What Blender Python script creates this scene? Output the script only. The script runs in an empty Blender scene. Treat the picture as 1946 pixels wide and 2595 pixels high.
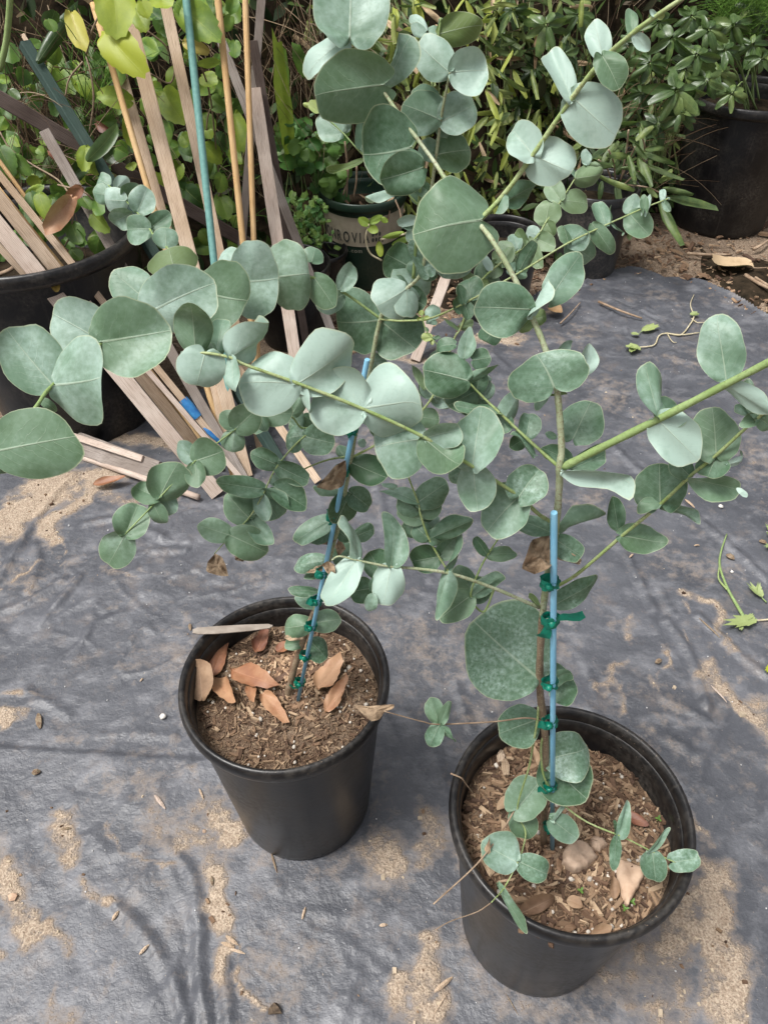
import bpy, math, random
import numpy as np
from mathutils import Vector, Matrix
R = math.radians
rng = np.random.default_rng(7)
random.seed(7)
scene = bpy.context.scene
col = scene.collection

# ------------------------------------------------------------------ camera
SW, SH, FOC = 1946.0, 2595.0, 1949.0        # photograph pixels, focal length in pixels
PITCH, ROLL, CAMH = R(44.0), R(-0.7), 1.263
cam_d = bpy.data.cameras.new('camera'); cam = bpy.data.objects.new('camera', cam_d); col.objects.link(cam)
cf = np.array([0, math.cos(PITCH), -math.sin(PITCH)]); cr = np.array([1., 0, 0]); cu = np.cross(cr, cf)
cr, cu = cr*math.cos(ROLL)+cu*math.sin(ROLL), -cr*math.sin(ROLL)+cu*math.cos(ROLL)
CAM = np.array([0, 0, CAMH])
m = Matrix.Identity(4)
for i in range(3):
    m[i][0], m[i][1], m[i][2], m[i][3] = cr[i], cu[i], -cf[i], CAM[i]
cam.matrix_world = m
cam_d.sensor_fit = 'VERTICAL'; cam_d.sensor_height = 24.0; cam_d.lens = FOC/SH*24.0
cam_d.clip_start = 0.01; cam_d.clip_end = 200
scene.camera = cam

# ------------------------------------------------------------------ sky, sun, exposure
SUN_EL, SUN_AZ = R(66), R(250)
w = bpy.data.worlds.new('World'); scene.world = w; w.use_nodes = True
nt = w.node_tree; nt.nodes.clear()
sky = nt.nodes.new('ShaderNodeTexSky'); sky.sky_type = 'NISHITA'; sky.sun_disc = False
sky.sun_elevation = SUN_EL; sky.sun_rotation = SUN_AZ
sky.air_density = 1.0; sky.dust_density = 7.0; sky.ozone_density = 1.0
hs = nt.nodes.new('ShaderNodeHueSaturation'); hs.inputs['Saturation'].default_value = 0.22
bg = nt.nodes.new('ShaderNodeBackground'); bg.inputs['Strength'].default_value = 0.075
wo = nt.nodes.new('ShaderNodeOutputWorld')
nt.links.new(sky.outputs[0], hs.inputs['Color']); nt.links.new(hs.outputs[0], bg.inputs[0]); nt.links.new(bg.outputs[0], wo.inputs[0])
sd = bpy.data.lights.new('sun', 'SUN'); sd.energy = 1.5; sd.angle = R(18); sd.color = (1, .975, .94)
so = bpy.data.objects.new('sun', sd); col.objects.link(so)
sv = Vector((math.cos(SUN_EL)*math.sin(SUN_AZ), math.cos(SUN_EL)*math.cos(SUN_AZ), math.sin(SUN_EL)))
so.rotation_euler = sv.to_track_quat('Z', 'Y').to_euler(); so.location = (0, 0, 5)
vs = scene.view_settings
scene.display_settings.display_device = 'sRGB'
vs.view_transform = 'Standard'; vs.look = 'None'; vs.gamma = 1.0; vs.use_curve_mapping = False
vs.exposure = 1.16
scene.render.engine = 'CYCLES'

# ------------------------------------------------------------------ pixels to directions
K7 = 700/1659.
TILES = dict(A=(0, 0, K7), B=(600, 0, K7), C=(1246, 0, K7), D=(0, 600, K7), E=(600, 600, K7), F=(1246, 600, K7),
             G=(400, 1200, K7), H=(1050, 1200, K7), I=(1050, 1850, 800/1659.), J=(0, 1850, 1000/1659.),
             K=(0, 1200, 500/1580.), L=(1446, 1200, 500/1580.), S=(0, 0, 1.0))
def px(t, x, y):
    ox, oy, s = TILES[t]
    return np.array([ox+x*s, oy+y*s])
def ray(p):                         # direction whose component along the optical axis is 1
    return cf + cr*((p[0]-SW/2)/FOC) - cu*((p[1]-SH/2)/FOC)
def on_y(p, Y):
    d = ray(p); return CAM + d*(Y/d[1])
def on_z(p, z=0.0):
    d = ray(p); return CAM + d*((z-CAMH)/d[2])
def at_depth(p, dep): return CAM + ray(p)*dep
def depth(P): return float((np.asarray(P)-CAM) @ cf)
def to_px(P):
    d = np.asarray(P)-CAM; z = d @ cf
    return np.array([SW/2+FOC*(d @ cr)/z, SH/2-FOC*(d @ cu)/z])

# ------------------------------------------------------------------ object helpers
def props(o, label=None, cat=None, group=None, kind=None):
    if label: o['label'] = label
    if cat: o['category'] = cat
    if group: o['group'] = group
    if kind: o['kind'] = kind
    return o
def empty(name, loc, label, cat, group=None):
    o = bpy.data.objects.new(name, None); col.objects.link(o); o.location = loc; o.empty_display_size = .05
    return props(o, label, cat, group)
def set_parent(o, p):
    o.parent = p
    if p is not None and p.type == 'EMPTY':
        o.matrix_parent_inverse = Matrix.Translation(-Vector(p.location))
    elif p is not None:
        o.matrix_parent_inverse = Matrix.Translation(-Vector(p.location)) if p.parent is None else Matrix.Translation(-Vector(p.location))
def mesh_np(name, v, f, uv=None, uv2=None, colr=None, smooth=True):
    me = bpy.data.meshes.new(name)
    v = np.asarray(v, dtype=np.float32)
    if isinstance(f, np.ndarray):
        k = f.shape[1]; n = len(f)
        me.vertices.add(len(v)); me.vertices.foreach_set('co', v.ravel())
        me.loops.add(n*k); me.loops.foreach_set('vertex_index', f.astype(np.int32).ravel())
        me.polygons.add(n); me.polygons.foreach_set('loop_start', np.arange(0, n*k, k, dtype=np.int32))
        me.update(calc_edges=True)
    else:
        me.from_pydata([tuple(map(float, q)) for q in v], [], [tuple(int(i) for i in q) for q in f]); me.update()
    li = np.zeros(len(me.loops), dtype=np.int32); me.loops.foreach_get('vertex_index', li)
    if uv is not None:
        l = me.uv_layers.new(name='UVMap'); l.data.foreach_set('uv', np.asarray(uv, dtype=np.float32)[li].ravel())
    if uv2 is not None:
        l = me.uv_layers.new(name='edge'); l.data.foreach_set('uv', np.asarray(uv2, dtype=np.float32)[li].ravel())
    if colr is not None:
        a = me.color_attributes.new('tint', 'FLOAT_COLOR', 'POINT')
        c = np.ones((len(v), 4), dtype=np.float32); c[:, :3] = colr
        a.data.foreach_set('color', c.ravel())
    me.polygons.foreach_set('use_smooth', np.full(len(me.polygons), bool(smooth)))
    return me
def obj(name, me, mat=None, parent=None, loc=None):
    o = bpy.data.objects.new(name, me); col.objects.link(o)
    if mat is not None and not me.materials: me.materials.append(mat)
    if loc is not None: o.location = loc
    if parent is not None: set_parent(o, parent)
    return o
def catmull(pts, n=6):
    p = np.asarray(pts, float)
    if len(p) < 3:
        t = np.linspace(0, 1, n+1)[:, None]; return p[0]*(1-t)+p[-1]*t
    q = np.vstack([2*p[0]-p[1], p, 2*p[-1]-p[-2]]); out = []
    for i in range(1, len(q)-2):
        for t in np.linspace(0, 1, n, endpoint=False):
            a, b, c, d = q[i-1], q[i], q[i+1], q[i+2]
            out.append(.5*((2*b)+(-a+c)*t+(2*a-5*b+4*c-d)*t*t+(-a+3*b-3*c+d)*t**3))
    out.append(p[-1]); return np.array(out)
def tube_vf(path, rad, sides=8, cap=True, flat=None, ref=None):
    path = np.asarray(path, float); n = len(path)
    rad = np.full(n, rad) if np.isscalar(rad) else np.asarray(rad, float)
    tan = np.gradient(path, axis=0); tan /= np.linalg.norm(tan, axis=1)[:, None]+1e-12
    a = np.array([0, 0, 1.]) if ref is None else np.asarray(ref, float)
    if abs(tan[0] @ a) > .95: a = np.array([1., 0, 0])
    u = np.cross(tan[0], a); u /= np.linalg.norm(u); V = []
    for i in range(n):
        u = u-(u @ tan[i])*tan[i]; u /= np.linalg.norm(u); b = np.cross(tan[i], u)
        for k in range(sides):
            t = 2*math.pi*k/sides
            V.append(path[i]+rad[i]*(u*math.cos(t)+b*math.sin(t)*(flat or 1)))
    F = [(i*sides+k, i*sides+(k+1) % sides, (i+1)*sides+(k+1) % sides, (i+1)*sides+k) for i in range(n-1) for k in range(sides)]
    if cap:
        F += [tuple(range(sides))[::-1], tuple((n-1)*sides+k for k in range(sides))]
    return V, F
def tube(name, path, rad, mat, parent=None, sides=8, smooth=True):
    v, f = tube_vf(path, rad, sides); me = mesh_np(name, v, f, smooth=smooth)
    return obj(name, me, mat, parent)
def lathe_vf(prof, seg=48):
    prof = np.asarray(prof); V = []; n = len(prof)
    for i in range(seg):
        t = 2*math.pi*i/seg
        V += [(r*math.cos(t), r*math.sin(t), z) for r, z in prof]
    F = [(i*n+j, ((i+1) % seg)*n+j, ((i+1) % seg)*n+j+1, i*n+j+1) for i in range(seg) for j in range(n-1)]
    return V, F
def lattice(seed, n=64): return np.random.default_rng(seed).random((n, n))
def vnoise(x, y, sc, seed):
    L = lattice(seed); n = L.shape[0]
    X, Y = x/sc, y/sc; xi, yi = np.floor(X).astype(int), np.floor(Y).astype(int); fx, fy = X-xi, Y-yi
    fx = fx*fx*fx*(fx*(fx*6-15)+10); fy = fy*fy*fy*(fy*(fy*6-15)+10)
    g = lambda a, b: L[a % n, b % n]
    return (g(xi, yi)*(1-fx)+g(xi+1, yi)*fx)*(1-fy)+(g(xi, yi+1)*(1-fx)+g(xi+1, yi+1)*fx)*fy
def fbm(x, y, sc, seed, o=4):
    s = 0; a = 1; t = 0
    for i in range(o):
        s = s+a*vnoise(x+i*3.7, y-i*1.9, sc/2**i, seed+i); t += a; a *= .5
    return s/t

# ------------------------------------------------------------------ materials
class NB:
    def __init__(s, name):
        s.m = bpy.data.materials.new(name); s.m.use_nodes = True; s.t = s.m.node_tree; s.t.nodes.clear()
        s.out = s.t.nodes.new('ShaderNodeOutputMaterial')
    def n(s, typ, ins=None, **kw):
        nd = s.t.nodes.new('ShaderNode'+typ)
        for k, v in kw.items(): setattr(nd, k, v)
        for k, v in (ins or {}).items():
            if hasattr(v, 'is_linked') or hasattr(v, 'links'): s.t.links.new(v, nd.inputs[k])
            else: nd.inputs[k].default_value = v
        return nd
    def math(s, op, a, b=0.0, c=0.0, clamp=False):
        return s.n('Math', {0: a, 1: b, 2: c}, operation=op, use_clamp=clamp).outputs[0]
    def mix(s, f, a, b, blend='MIX'):
        nd = s.n('MixRGB', {0: f, 1: a, 2: b}, blend_type=blend); return nd.outputs[0]
    def ramp(s, f, stops):
        nd = s.n('ValToRGB', {0: f}); e = nd.color_ramp.elements
        while len(e) < len(stops): e.new(.5)
        for i, (p, c) in enumerate(stops):
            e[i].position = p; e[i].color = (c, c, c, 1) if np.isscalar(c) else (*c, 1)
        return nd.outputs[0]
    def noise(s, vec, scale, detail=4, rough=.55, out=0):
        return s.n('TexNoise', {'Vector': vec, 'Scale': scale, 'Detail': detail, 'Roughness': rough}).outputs[out]
    def billow(s, vec, scale, detail=3):
        return s.math('ABSOLUTE', s.math('SUBTRACT', s.noise(vec, scale, detail, .55), .5))
    def bump(s, h, st=.3, dist=.002):
        return s.n('Bump', {'Height': h, 'Strength': st, 'Distance': dist}).outputs[0]
    def done(s, colr, rough=.6, normal=None, spec=.4, trans=0.0, transcol=None):
        p = s.n('BsdfPrincipled', {'Base Color': colr, 'Roughness': rough, 'Specular IOR Level': spec})
        if normal is not None: s.t.links.new(normal, p.inputs['Normal'])
        sh = p.outputs[0]
        if trans:
            tr = s.n('BsdfTranslucent', {'Color': transcol if transcol is not None else colr})
            sh = s.n('MixShader', {0: trans, 1: sh, 2: tr.outputs[0]}).outputs[0]
        s.t.links.new(sh, s.out.inputs[0]); return s.m
def c4(r, g, b): return (r, g, b, 1)
def plain(name, c1, c2, scale=20, rough=.6, bump=.2, spec=.4, stretch=None, detail=4, trans=0, dist=.002):
    b = NB(name); tc = b.n('TexCoord').outputs['Object']
    if stretch: tc = b.n('Mapping', {'Vector': tc, 'Scale': stretch}).outputs[0]
    nz = b.noise(tc, scale, detail)
    f = b.ramp(nz, [(.32, 0.), (.68, 1.)])
    return b.done(b.mix(f, c4(*c1), c4(*c2)), rough, b.bump(nz, bump, dist), spec, trans)

def leaf_material(name, dark, mid, pale, vein=(.45, .52, .40), trans=.12, nveins=7., rough=.5, edge=True, spots=True, veinamt=.4):
    """object colour: r = tone dark..pale, g = yellow, b = blotches"""
    b = NB(name)
    oi = b.n('ObjectInfo'); sc = b.n('SeparateColor', {0: oi.outputs['Color']})
    tone, yel, blo = sc.outputs[0], sc.outputs[1], sc.outputs[2]
    uv = b.n('UVMap', uv_map='UVMap').outputs[0]; e = b.n('UVMap', uv_map='edge').outputs[0]
    tc = b.n('TexCoord').outputs['Object']
    off = b.math('MULTIPLY', oi.outputs['Random'], 20.)
    tc = b.n('VectorMath', {0: tc, 1: b.n('CombineXYZ', {0: off, 1: off, 2: off}).outputs[0]}).outputs[0]
    su = b.n('SeparateXYZ', {0: uv}); se = b.n('SeparateXYZ', {0: e})
    u, v, s = su.outputs[0], su.outputs[1], se.outputs[0]
    av = b.math('ABSOLUTE', v)
    n1 = b.noise(tc, 45, 4); n2 = b.noise(tc, 260, 3); n3 = b.noise(tc, 14, 2)
    # tone: base + noise
    t = b.math('ADD', tone, b.math('MULTIPLY', b.math('SUBTRACT', n1, .5), .9))
    t = b.math('ADD', t, b.math('MULTIPLY', b.math('SUBTRACT', n3, .5), .8))
    t = b.math('ADD', t, b.math('MULTIPLY', b.math('SUBTRACT', n2, .5), b.math('ADD', .30, b.math('MULTIPLY', blo, 1.1))), clamp=True)
    cr_ = b.n('ValToRGB', {0: t}); el = cr_.color_ramp.elements; el.new(.5)
    for i, (p, c) in enumerate(((0, dark), (.5, mid), (1, pale))): el[i].position = p; el[i].color = (*c, 1)
    colr = cr_.outputs[0]
    colr = b.mix(yel, colr, c4(.36, .40, .035))
    # blotches of darker green where the bloom is rubbed away
    if spots:
        vo = b.noise(tc, 420, 2, .6)
        sp = b.math('MULTIPLY', b.ramp(vo, [(.52, 0.), (.62, 1.)]), b.ramp(n1, [(.40, 0.), (.60, 1.)]))
        colr = b.mix(b.math('MULTIPLY', b.math('MULTIPLY', sp, blo), .6), colr, c4(dark[0]*.8, dark[1]*.8, dark[2]*.75))
    # midrib and side veins
    dn = b.math('ADD', b.math('MULTIPLY', b.math('SUBTRACT', n1, .5), 2.6), b.math('MULTIPLY', b.math('SUBTRACT', n3, .5), 2.5))
    a = b.math('ADD', b.math('MULTIPLY', b.math('SUBTRACT', u, b.math('MULTIPLY', av, .42)), nveins), dn)
    tri = b.math('ABSOLUTE', b.math('SUBTRACT', b.math('FRACT', a), .5))
    side = b.ramp(tri, [(.455, 0.), (.5, 1.)])
    side = b.math('MULTIPLY', side, b.ramp(av, [(.0, .75), (.85, .1)]))
    mid_w = b.math('ADD', .012, b.math('MULTIPLY', b.math('SUBTRACT', 1.0, u), .028))
    midr = b.math('SUBTRACT', 1.0, b.math('DIVIDE', av, mid_w), clamp=True)
    midr = b.math('MULTIPLY', midr, 1.6, clamp=True)
    vv = b.math('MAXIMUM', midr, b.math('MULTIPLY', side, .7))
    colr = b.mix(b.math('MULTIPLY', vv, veinamt), colr, c4(*vein))
    if edge:
        ed = b.ramp(s, [(.972, 0.), (.995, 1.)])
        colr = b.mix(b.math('MULTIPLY', ed, .6), colr, c4(.46, .50, .33))
    h = b.math('ADD', b.math('MULTIPLY', n1, .6), b.math('MULTIPLY', vv, .35))
    return b.done(colr, rough, b.bump(h, .5, .0015), .45, trans, b.mix(.5, colr, c4(.25, .42, .08)))

M = {}
M['euc'] = leaf_material('eucalyptus_leaf', (.050, .108, .055), (.132, .220, .152), (.340, .460, .400))
M['vine'] = leaf_material('vine_leaf', (.035, .085, .022), (.10, .20, .03), (.30, .40, .045), vein=(.40, .46, .12), trans=.3, nveins=5., edge=False, spots=False, veinamt=.4)
M['bamboo'] = leaf_material('bamboo_leaf', (.028, .060, .020), (.105, .155, .045), (.30, .35, .10), vein=(.30, .33, .14), trans=.25, nveins=.1, edge=False, spots=False, veinamt=.3)
M['glossy'] = leaf_material('schefflera_leaf', (.024, .052, .014), (.070, .120, .036), (.19, .25, .08), vein=(.26, .34, .14), trans=.15, nveins=4., rough=.35, edge=False, spots=False, veinamt=.4)
M['herb'] = leaf_material('herb_leaf', (.02, .075, .015), (.05, .15, .028), (.13, .27, .06), vein=(.22, .40, .12), trans=.25, nveins=4., edge=False, spots=False, veinamt=.3)
M['weedleaf'] = leaf_material('weed_leaf', (.10, .14, .055), (.19, .25, .10), (.30, .37, .17), vein=(.36, .42, .25), trans=.15, nveins=4., edge=False, spots=False, veinamt=.3)
M['dead'] = leaf_material('dead_leaf', (.13, .075, .045), (.30, .19, .115), (.52, .38, .25), vein=(.44, .31, .2), trans=.1, nveins=6., rough=.7, edge=False, spots=False, veinamt=.35)
M['russet'] = leaf_material('russet_leaf', (.15, .055, .035), (.29, .13, .065), (.44, .26, .15), vein=(.5, .26, .15), trans=.1, nveins=6., edge=False, spots=False, veinamt=.3)
M['crisp'] = plain('withered_leaf', (.15, .10, .06), (.40, .295, .195), 90, .85, 1., dist=.004)
def stem_material(name, a, c, spk):
    b = NB(name); tc = b.n('TexCoord').outputs['Object']
    n1 = b.noise(tc, 60, 4); n2 = b.noise(tc, 500, 3)
    cc = b.mix(b.ramp(n1, [(.35, 0.), (.65, 1.)]), c4(*a), c4(*c)); cc = b.mix(b.ramp(n2, [(.52, 0.), (.64, .7)]), cc, c4(*spk))
    return b.done(cc, .55, b.bump(n2, .3, .0008))
M['stem'] = stem_material('green_stem', (.22, .31, .10), (.34, .40, .20), (.17, .17, .07))
M['stem_young'] = stem_material('young_stem', (.185, .27, .09), (.25, .34, .14), (.16, .21, .075))
M['stem_grey'] = stem_material('pale_stem', (.26, .32, .17), (.38, .42, .28), (.20, .15, .09))
M['bark'] = stem_material('brown_bark', (.15, .095, .06), (.25, .18, .12), (.33, .30, .2))
M['twig'] = plain('dry_twig', (.20, .13, .08), (.40, .30, .21), 40, .75, .4)
M['blue'] = plain('blue_rod', (.16, .41, .60), (.24, .51, .69), 30, .45, .12, .4)
M['tie'] = plain('green_tape', (.0, .17, .11), (.01, .27, .18), 90, .35, .5, .5, trans=.25)
def pot_material(name, base, dust, amt):
    b = NB(name); tc = b.n('TexCoord').outputs['Object']
    n1 = b.noise(tc, 9, 5, .6); n2 = b.noise(tc, 130, 4, .6); n3 = b.noise(b.n('Mapping', {'Vector': tc, 'Scale': (30., 30., 2.5)}).outputs[0], 3, 3)
    d = b.math('MULTIPLY', b.ramp(n1, [(.42, .05), (.72, 1.)]), b.ramp(n2, [(.38, .15), (.66, 1.)]))
    d = b.math('ADD', d, b.math('MULTIPLY', b.ramp(n3, [(.60, 0.), (.75, 1.)]), .35), clamp=True)
    cc = b.mix(b.math('MULTIPLY', d, amt), c4(*base), c4(*dust))
    # mud specks
    sp = b.ramp(b.noise(tc, 330, 2), [(.70, 0.), (.74, .8)])
    cc = b.mix(b.math('MULTIPLY', sp, b.ramp(n1, [(.5, 0.), (.62, 1.)])), cc, c4(.34, .25, .17))
    rg = b.math('ADD', .30, b.math('MULTIPLY', d, .3))
    p = b.n('BsdfPrincipled', {'Base Color': cc, 'Roughness': rg, 'Specular IOR Level': .38, 'Normal': b.bump(n2, .2, .001)})
    b.t.links.new(p.outputs[0], b.out.inputs[0]); return b.m
M['pot'] = pot_material('black_pot_plastic', (.006, .006, .007), (.095, .085, .073), .62)
M['potgreen'] = pot_material('green_pot_plastic', (.012, .030, .020), (.10, .10, .07), .35)
M['potgrey'] = pot_material('grey_pot_plastic', (.020, .021, .023), (.17, .15, .13), .7)
def wood(name, a, c, dk, axis_scale=(60., 60., 3.)):
    b = NB(name); oi = b.n('ObjectInfo'); tc = b.n('TexCoord').outputs['Object']
    off = b.math('MULTIPLY', oi.outputs['Random'], 31.)
    tc = b.n('VectorMath', {0: tc, 1: b.n('CombineXYZ', {0: off, 1: off, 2: off}).outputs[0]}).outputs[0]
    mp = b.n('Mapping', {'Vector': tc, 'Scale': axis_scale}).outputs[0]
    n1 = b.noise(mp, 2.2, 5, .65); n2 = b.noise(tc, 9, 3); n3 = b.noise(mp, 9., 3)
    wv = b.n('TexWave', {'Vector': mp, 'Scale': 1.7, 'Distortion': 3.5, 'Detail': 3., 'Detail Scale': 1.2}, wave_type='BANDS', bands_direction='X').outputs[1]
    cc = b.mix(b.ramp(n2, [(.35, 0.), (.65, 1.)]), c4(*a), c4(*c))
    cc = b.mix(b.math('MULTIPLY', b.ramp(wv, [(.1, 1.), (.55, 0.)]), .35), cc, c4(*dk))
    cc = b.mix(b.math('MULTIPLY', b.ramp(n3, [(.5, 0.), (.68, 1.)]), .55), cc, c4(*dk))
    return b.done(cc, .75, b.bump(b.math('ADD', n3, b.math('MULTIPLY', wv, .5)), .5, .0015), .25)
M['woodtan'] = wood('tan_wood', (.42, .31, .21), (.56, .44, .33), (.21, .135, .085))
M['woodpink'] = wood('pinkish_wood', (.46, .36, .30), (.61, .52, .45), (.25, .185, .135))
M['woodgrey'] = wood('grey_wood', (.21, .175, .15), (.34, .30, .27), (.11, .085, .07))
M['wooddark'] = wood('dark_wood', (.085, .06, .05), (.15, .115, .10), (.045, .03, .025))
M['cane'] = wood('bamboo_cane', (.52, .33, .15), (.64, .45, .24), (.36, .21, .09))
M['teal'] = plain('teal_sleeve', (.11, .26, .235), (.16, .33, .30), 120, .5, .35)
M['greenstake'] = wood('dark_green_stake', (.035, .065, .055), (.06, .095, .08), (.02, .035, .03))
M['bluetape'] = plain('blue_tape', (.02, .12, .33), (.05, .24, .48), 60, .4, .6)
# ------------------------------------------------------------------ ground: soil, plastic sheet, bank
POT1, POT2 = np.array([-.140, .606]), np.array([.219, .412])
POTH, POTR, POTB = .357, .145, .110
def gpath(t, pts): return np.array([on_z(px(t, *p))[:2] for p in pts])
def seg_dist(X, Y, path):
    d = np.full(X.shape, 9.)
    for a, b in zip(path[:-1], path[1:]):
        ab = b-a; L2 = ab @ ab+1e-12
        t = np.clip(((X-a[0])*ab[0]+(Y-a[1])*ab[1])/L2, 0, 1)
        d = np.minimum(d, np.hypot(X-a[0]-t*ab[0], Y-a[1]-t*ab[1]))
    return d
def px_m(t, pts):                  # metres on the ground sheet per tile pixel, across the line of sight
    P = on_z(px(t, *pts[len(pts)//2])); return TILES[t][2]*depth(P)/FOC
# sand: tile, polyline, half width (tile px), strength
SAND = [
 ('J', [(250, 350), (280, 430), (320, 530)], 60, .95), ('J', [(30, 650), (100, 760), (150, 880)], 58, 1.), ('J', [(380, 660), (400, 720), (470, 770)], 28, .9),
 ('J', [(230, 850), (260, 900)], 45, .95), ('J', [(520, 390), (610, 530), (700, 580)], 20, .8), ('J', [(870, 600), (900, 760), (930, 900), (910, 970)], 60, 1.2),
 ('J', [(660, 270), (760, 400), (820, 460)], 70, .62), ('J', [(880, 330), (940, 440)], 65, .75), ('J', [(270, 1080), (310, 1130), (370, 1230)], 44, .8),
 ('J', [(1600, 470), (1660, 560)], 100, .95), ('J', [(480, 200), (800, 165)], 55, .5), ('J', [(450, 980), (470, 1080)], 26, .6), ('J', [(-10, 950), (15, 960)], 30, .9),
 ('J', [(1010, 950), (1060, 1060), (1120, 1140)], 13, .7), ('J', [(20, 520), (60, 560)], 50, .55),
 ('I', [(60, 420), (50, 520), (60, 640)], 66, .8), ('I', [(70, 1150), (110, 1260), (20, 1450)], 70, .95), ('I', [(1400, 440), (1490, 570)], 26, .75),
 ('I', [(1530, 760), (1440, 1000), (1330, 1130)], 100, 1.05), ('I', [(1500, 960), (1590, 1250), (1600, 1520)], 95, 1.1), ('I', [(1330, 1200), (1420, 1500)], 90, .55),
 ('L', [(850, 1010), (1000, 1100), (1120, 1140), (1200, 1320), (1330, 1480)], 52, .95), ('L', [(1080, 1530), (1200, 1680), (1320, 1900), (1470, 2010)], 85, 1.1),
 ('L', [(420, 1190), (390, 1300), (410, 1400)], 32, .85), ('L', [(820, 1130), (865, 1195)], 22, .8), ('L', [(710, 1430), (700, 1520), (745, 1640)], 26, .85),
 ('L', [(250, 1640), (260, 1780), (340, 1960)], 22, .75), ('L', [(900, 1290), (965, 1355)], 22, .8), ('L', [(950, 470), (1010, 500)], 55, .5), ('L', [(40, 270), (120, 300)], 75, .55),
 ('L', [(1480, 2050), (1600, 2250)], 90, .8), ('L', [(220, 1640), (330, 1590)], 22, .6), ('L', [(600, 1660), (700, 1700)], 50, .45),
 ('K', [(480, 110), (200, 340), (30, 540)], 135, 1.25), ('K', [(660, 200), (480, 400), (410, 530)], 85, 1.15), ('K', [(480, 540), (460, 760)], 16, .8), ('K', [(150, 880), (270, 720)], 14, .8),
 ('K', [(300, 900), (370, 915)], 48, .6), ('K', [(950, 780), (1080, 920), (1150, 970)], 17, .7), ('K', [(0, 1800), (150, 1830)], 40, .75), ('K', [(-20, 2000), (235, 1985)], 34, 1.0),
 ('K', [(0, 780), (20, 700)], 30, .8), ('K', [(0, 960), (30, 950)], 30, .8), ('K', [(560, 2060), (760, 2090)], 40, .55), ('K', [(250, 1780), (370, 1810)], 30, .6),
 ('K', [(1200, 820), (1330, 840)], 60, .4), ('K', [(800, 130), (1000, 200), (1350, 250)], 60, .75), ('K', [(900, 30), (700, 110)], 90, 1.0),
 ('D', [(700, 1240), (860, 1250), (1030, 1280)], 75, 1.1), ('D', [(480, 1340), (640, 1420), (800, 1450)], 60, 1.0),
 ('F', [(-60, 640), (60, 650), (130, 640)], 70, 1.0), ('F', [(360, 330), (450, 360), (330, 450)], 70, .9), ('F', [(970, 1250), (1010, 1290)], 40, .55), ('F', [(1080, 750), (1110, 770)], 50, .5),
 ('F', [(1000, 380), (1100, 400)], 60, .4), ('F', [(460, 1580), (600, 1600)], 60, .5), ('E', [(660, 1290), (560, 1240)], 50, .7), ('E', [(960, 700), (1060, 760)], 60, .9),
 ('G', [(300, 40), (360, 130)], 50, .7), ('G', [(770, 720), (850, 650)], 45, .5), ('G', [(-60, 1650), (150, 1600)], 50, .4)]
# creases: tile, polyline, half width px, height m (negative = groove)
CREASE = [
 ('J', [(480, 735), (600, 850), (690, 990), (800, 1220)], 16, .007), ('J', [(710, 490), (800, 610), (845, 800), (835, 960), (870, 1236)], 22, .010), ('J', [(690, 520), (760, 660), (820, 800)], 14, .006),
 ('J', [(190, 460), (270, 570)], 14, .004), ('J', [(1130, 580), (1170, 670)], 14, .005), ('J', [(1500, 1040), (1430, 1250)], 18, .006), ('J', [(850, 1100), (780, 1236)], 14, .006),
 ('J', [(940, 980), (965, 1236)], 18, .007), ('J', [(640, 1150), (790, 1000)], 12, .004), ('J', [(500, 740), (640, 600)], 14, .004), ('J', [(1260, 770), (1500, 800)], 14, .003),
 ('J', [(1390, 1236), (1440, 1080)], 14, .005), ('J', [(740, 980), (770, 1236)], 12, .005),
 ('L', [(880, 270), (1250, 600), (1560, 890)], 30, .009), ('L', [(540, 900), (670, 1130)], 24, .006), ('L', [(690, 950), (810, 1150)], 24, .005), ('L', [(760, 1200), (950, 1500), (1080, 1900)], 34, .010),
 ('L', [(1010, 1170), (1300, 1450), (1540, 1640)], 30, .009), ('L', [(280, 1760), (400, 1820), (600, 1855)], 22, .005), ('L', [(740, 1830), (1090, 2000)], 26, .006), ('L', [(100, 1530), (200, 1800)], 26, .006),
 ('L', [(0, 1430), (140, 1500)], 20, .004), ('L', [(400, 620), (560, 900)], 26, .006), ('L', [(650, 1080), (620, 1190)], 18, .004),
 ('K', [(0, 900), (200, 560), (420, 240), (620, 40)], 46, .012), ('K', [(330, 1230), (520, 1000), (660, 840)], 22, .008), ('K', [(480, 1090), (650, 860)], 16, .005), ('K', [(700, 430), (1000, 390), (1300, 540)], 60, .008),
 ('K', [(0, 1130), (250, 1040), (520, 870)], 50, .008), ('K', [(220, 1760), (560, 1960)], 20, .006), ('K', [(1000, 700), (1250, 640), (1500, 640)], 50, .006), ('K', [(240, 1860), (460, 1840)], 22, .004),
 ('K', [(300, 600), (320, 760), (240, 960)], 40, .007), ('K', [(820, 2120), (1100, 2100), (1400, 2130)], 26, .004), ('K', [(600, 1500), (760, 1250), (1000, 1130)], 60, .004),
 ('F', [(700, 1250), (880, 1420), (1100, 1560)], 22, .007), ('F', [(660, 380), (880, 480), (1020, 560)], 26, .006), ('F', [(0, 720), (90, 800)], 14, .006), ('F', [(1000, 840), (1120, 800)], 30, .005),
 ('G', [(1320, 100), (1370, 320), (1400, 520)], 16, .006), ('G', [(1500, 180), (1580, 480), (1640, 660)], 14, .005), ('G', [(1350, 1450), (1430, 1600)], 14, .005), ('G', [(0, 360), (60, 420)], 20, .004),
 ('H', [(240, 1260), (330, 1540)], 24, .006), ('H', [(1020, 1400), (1120, 1500)], 18, .004), ('I', [(1320, 60), (1500, 150)], 16, .005), ('I', [(100, 120), (160, 330)], 18, .005), ('I', [(1040, 1180), (1090, 1420)], 20, .005)]
SEAM = gpath('J', [(-140, 62), (0, 76), (420, 106), (870, 135), (1300, 168)])
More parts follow.
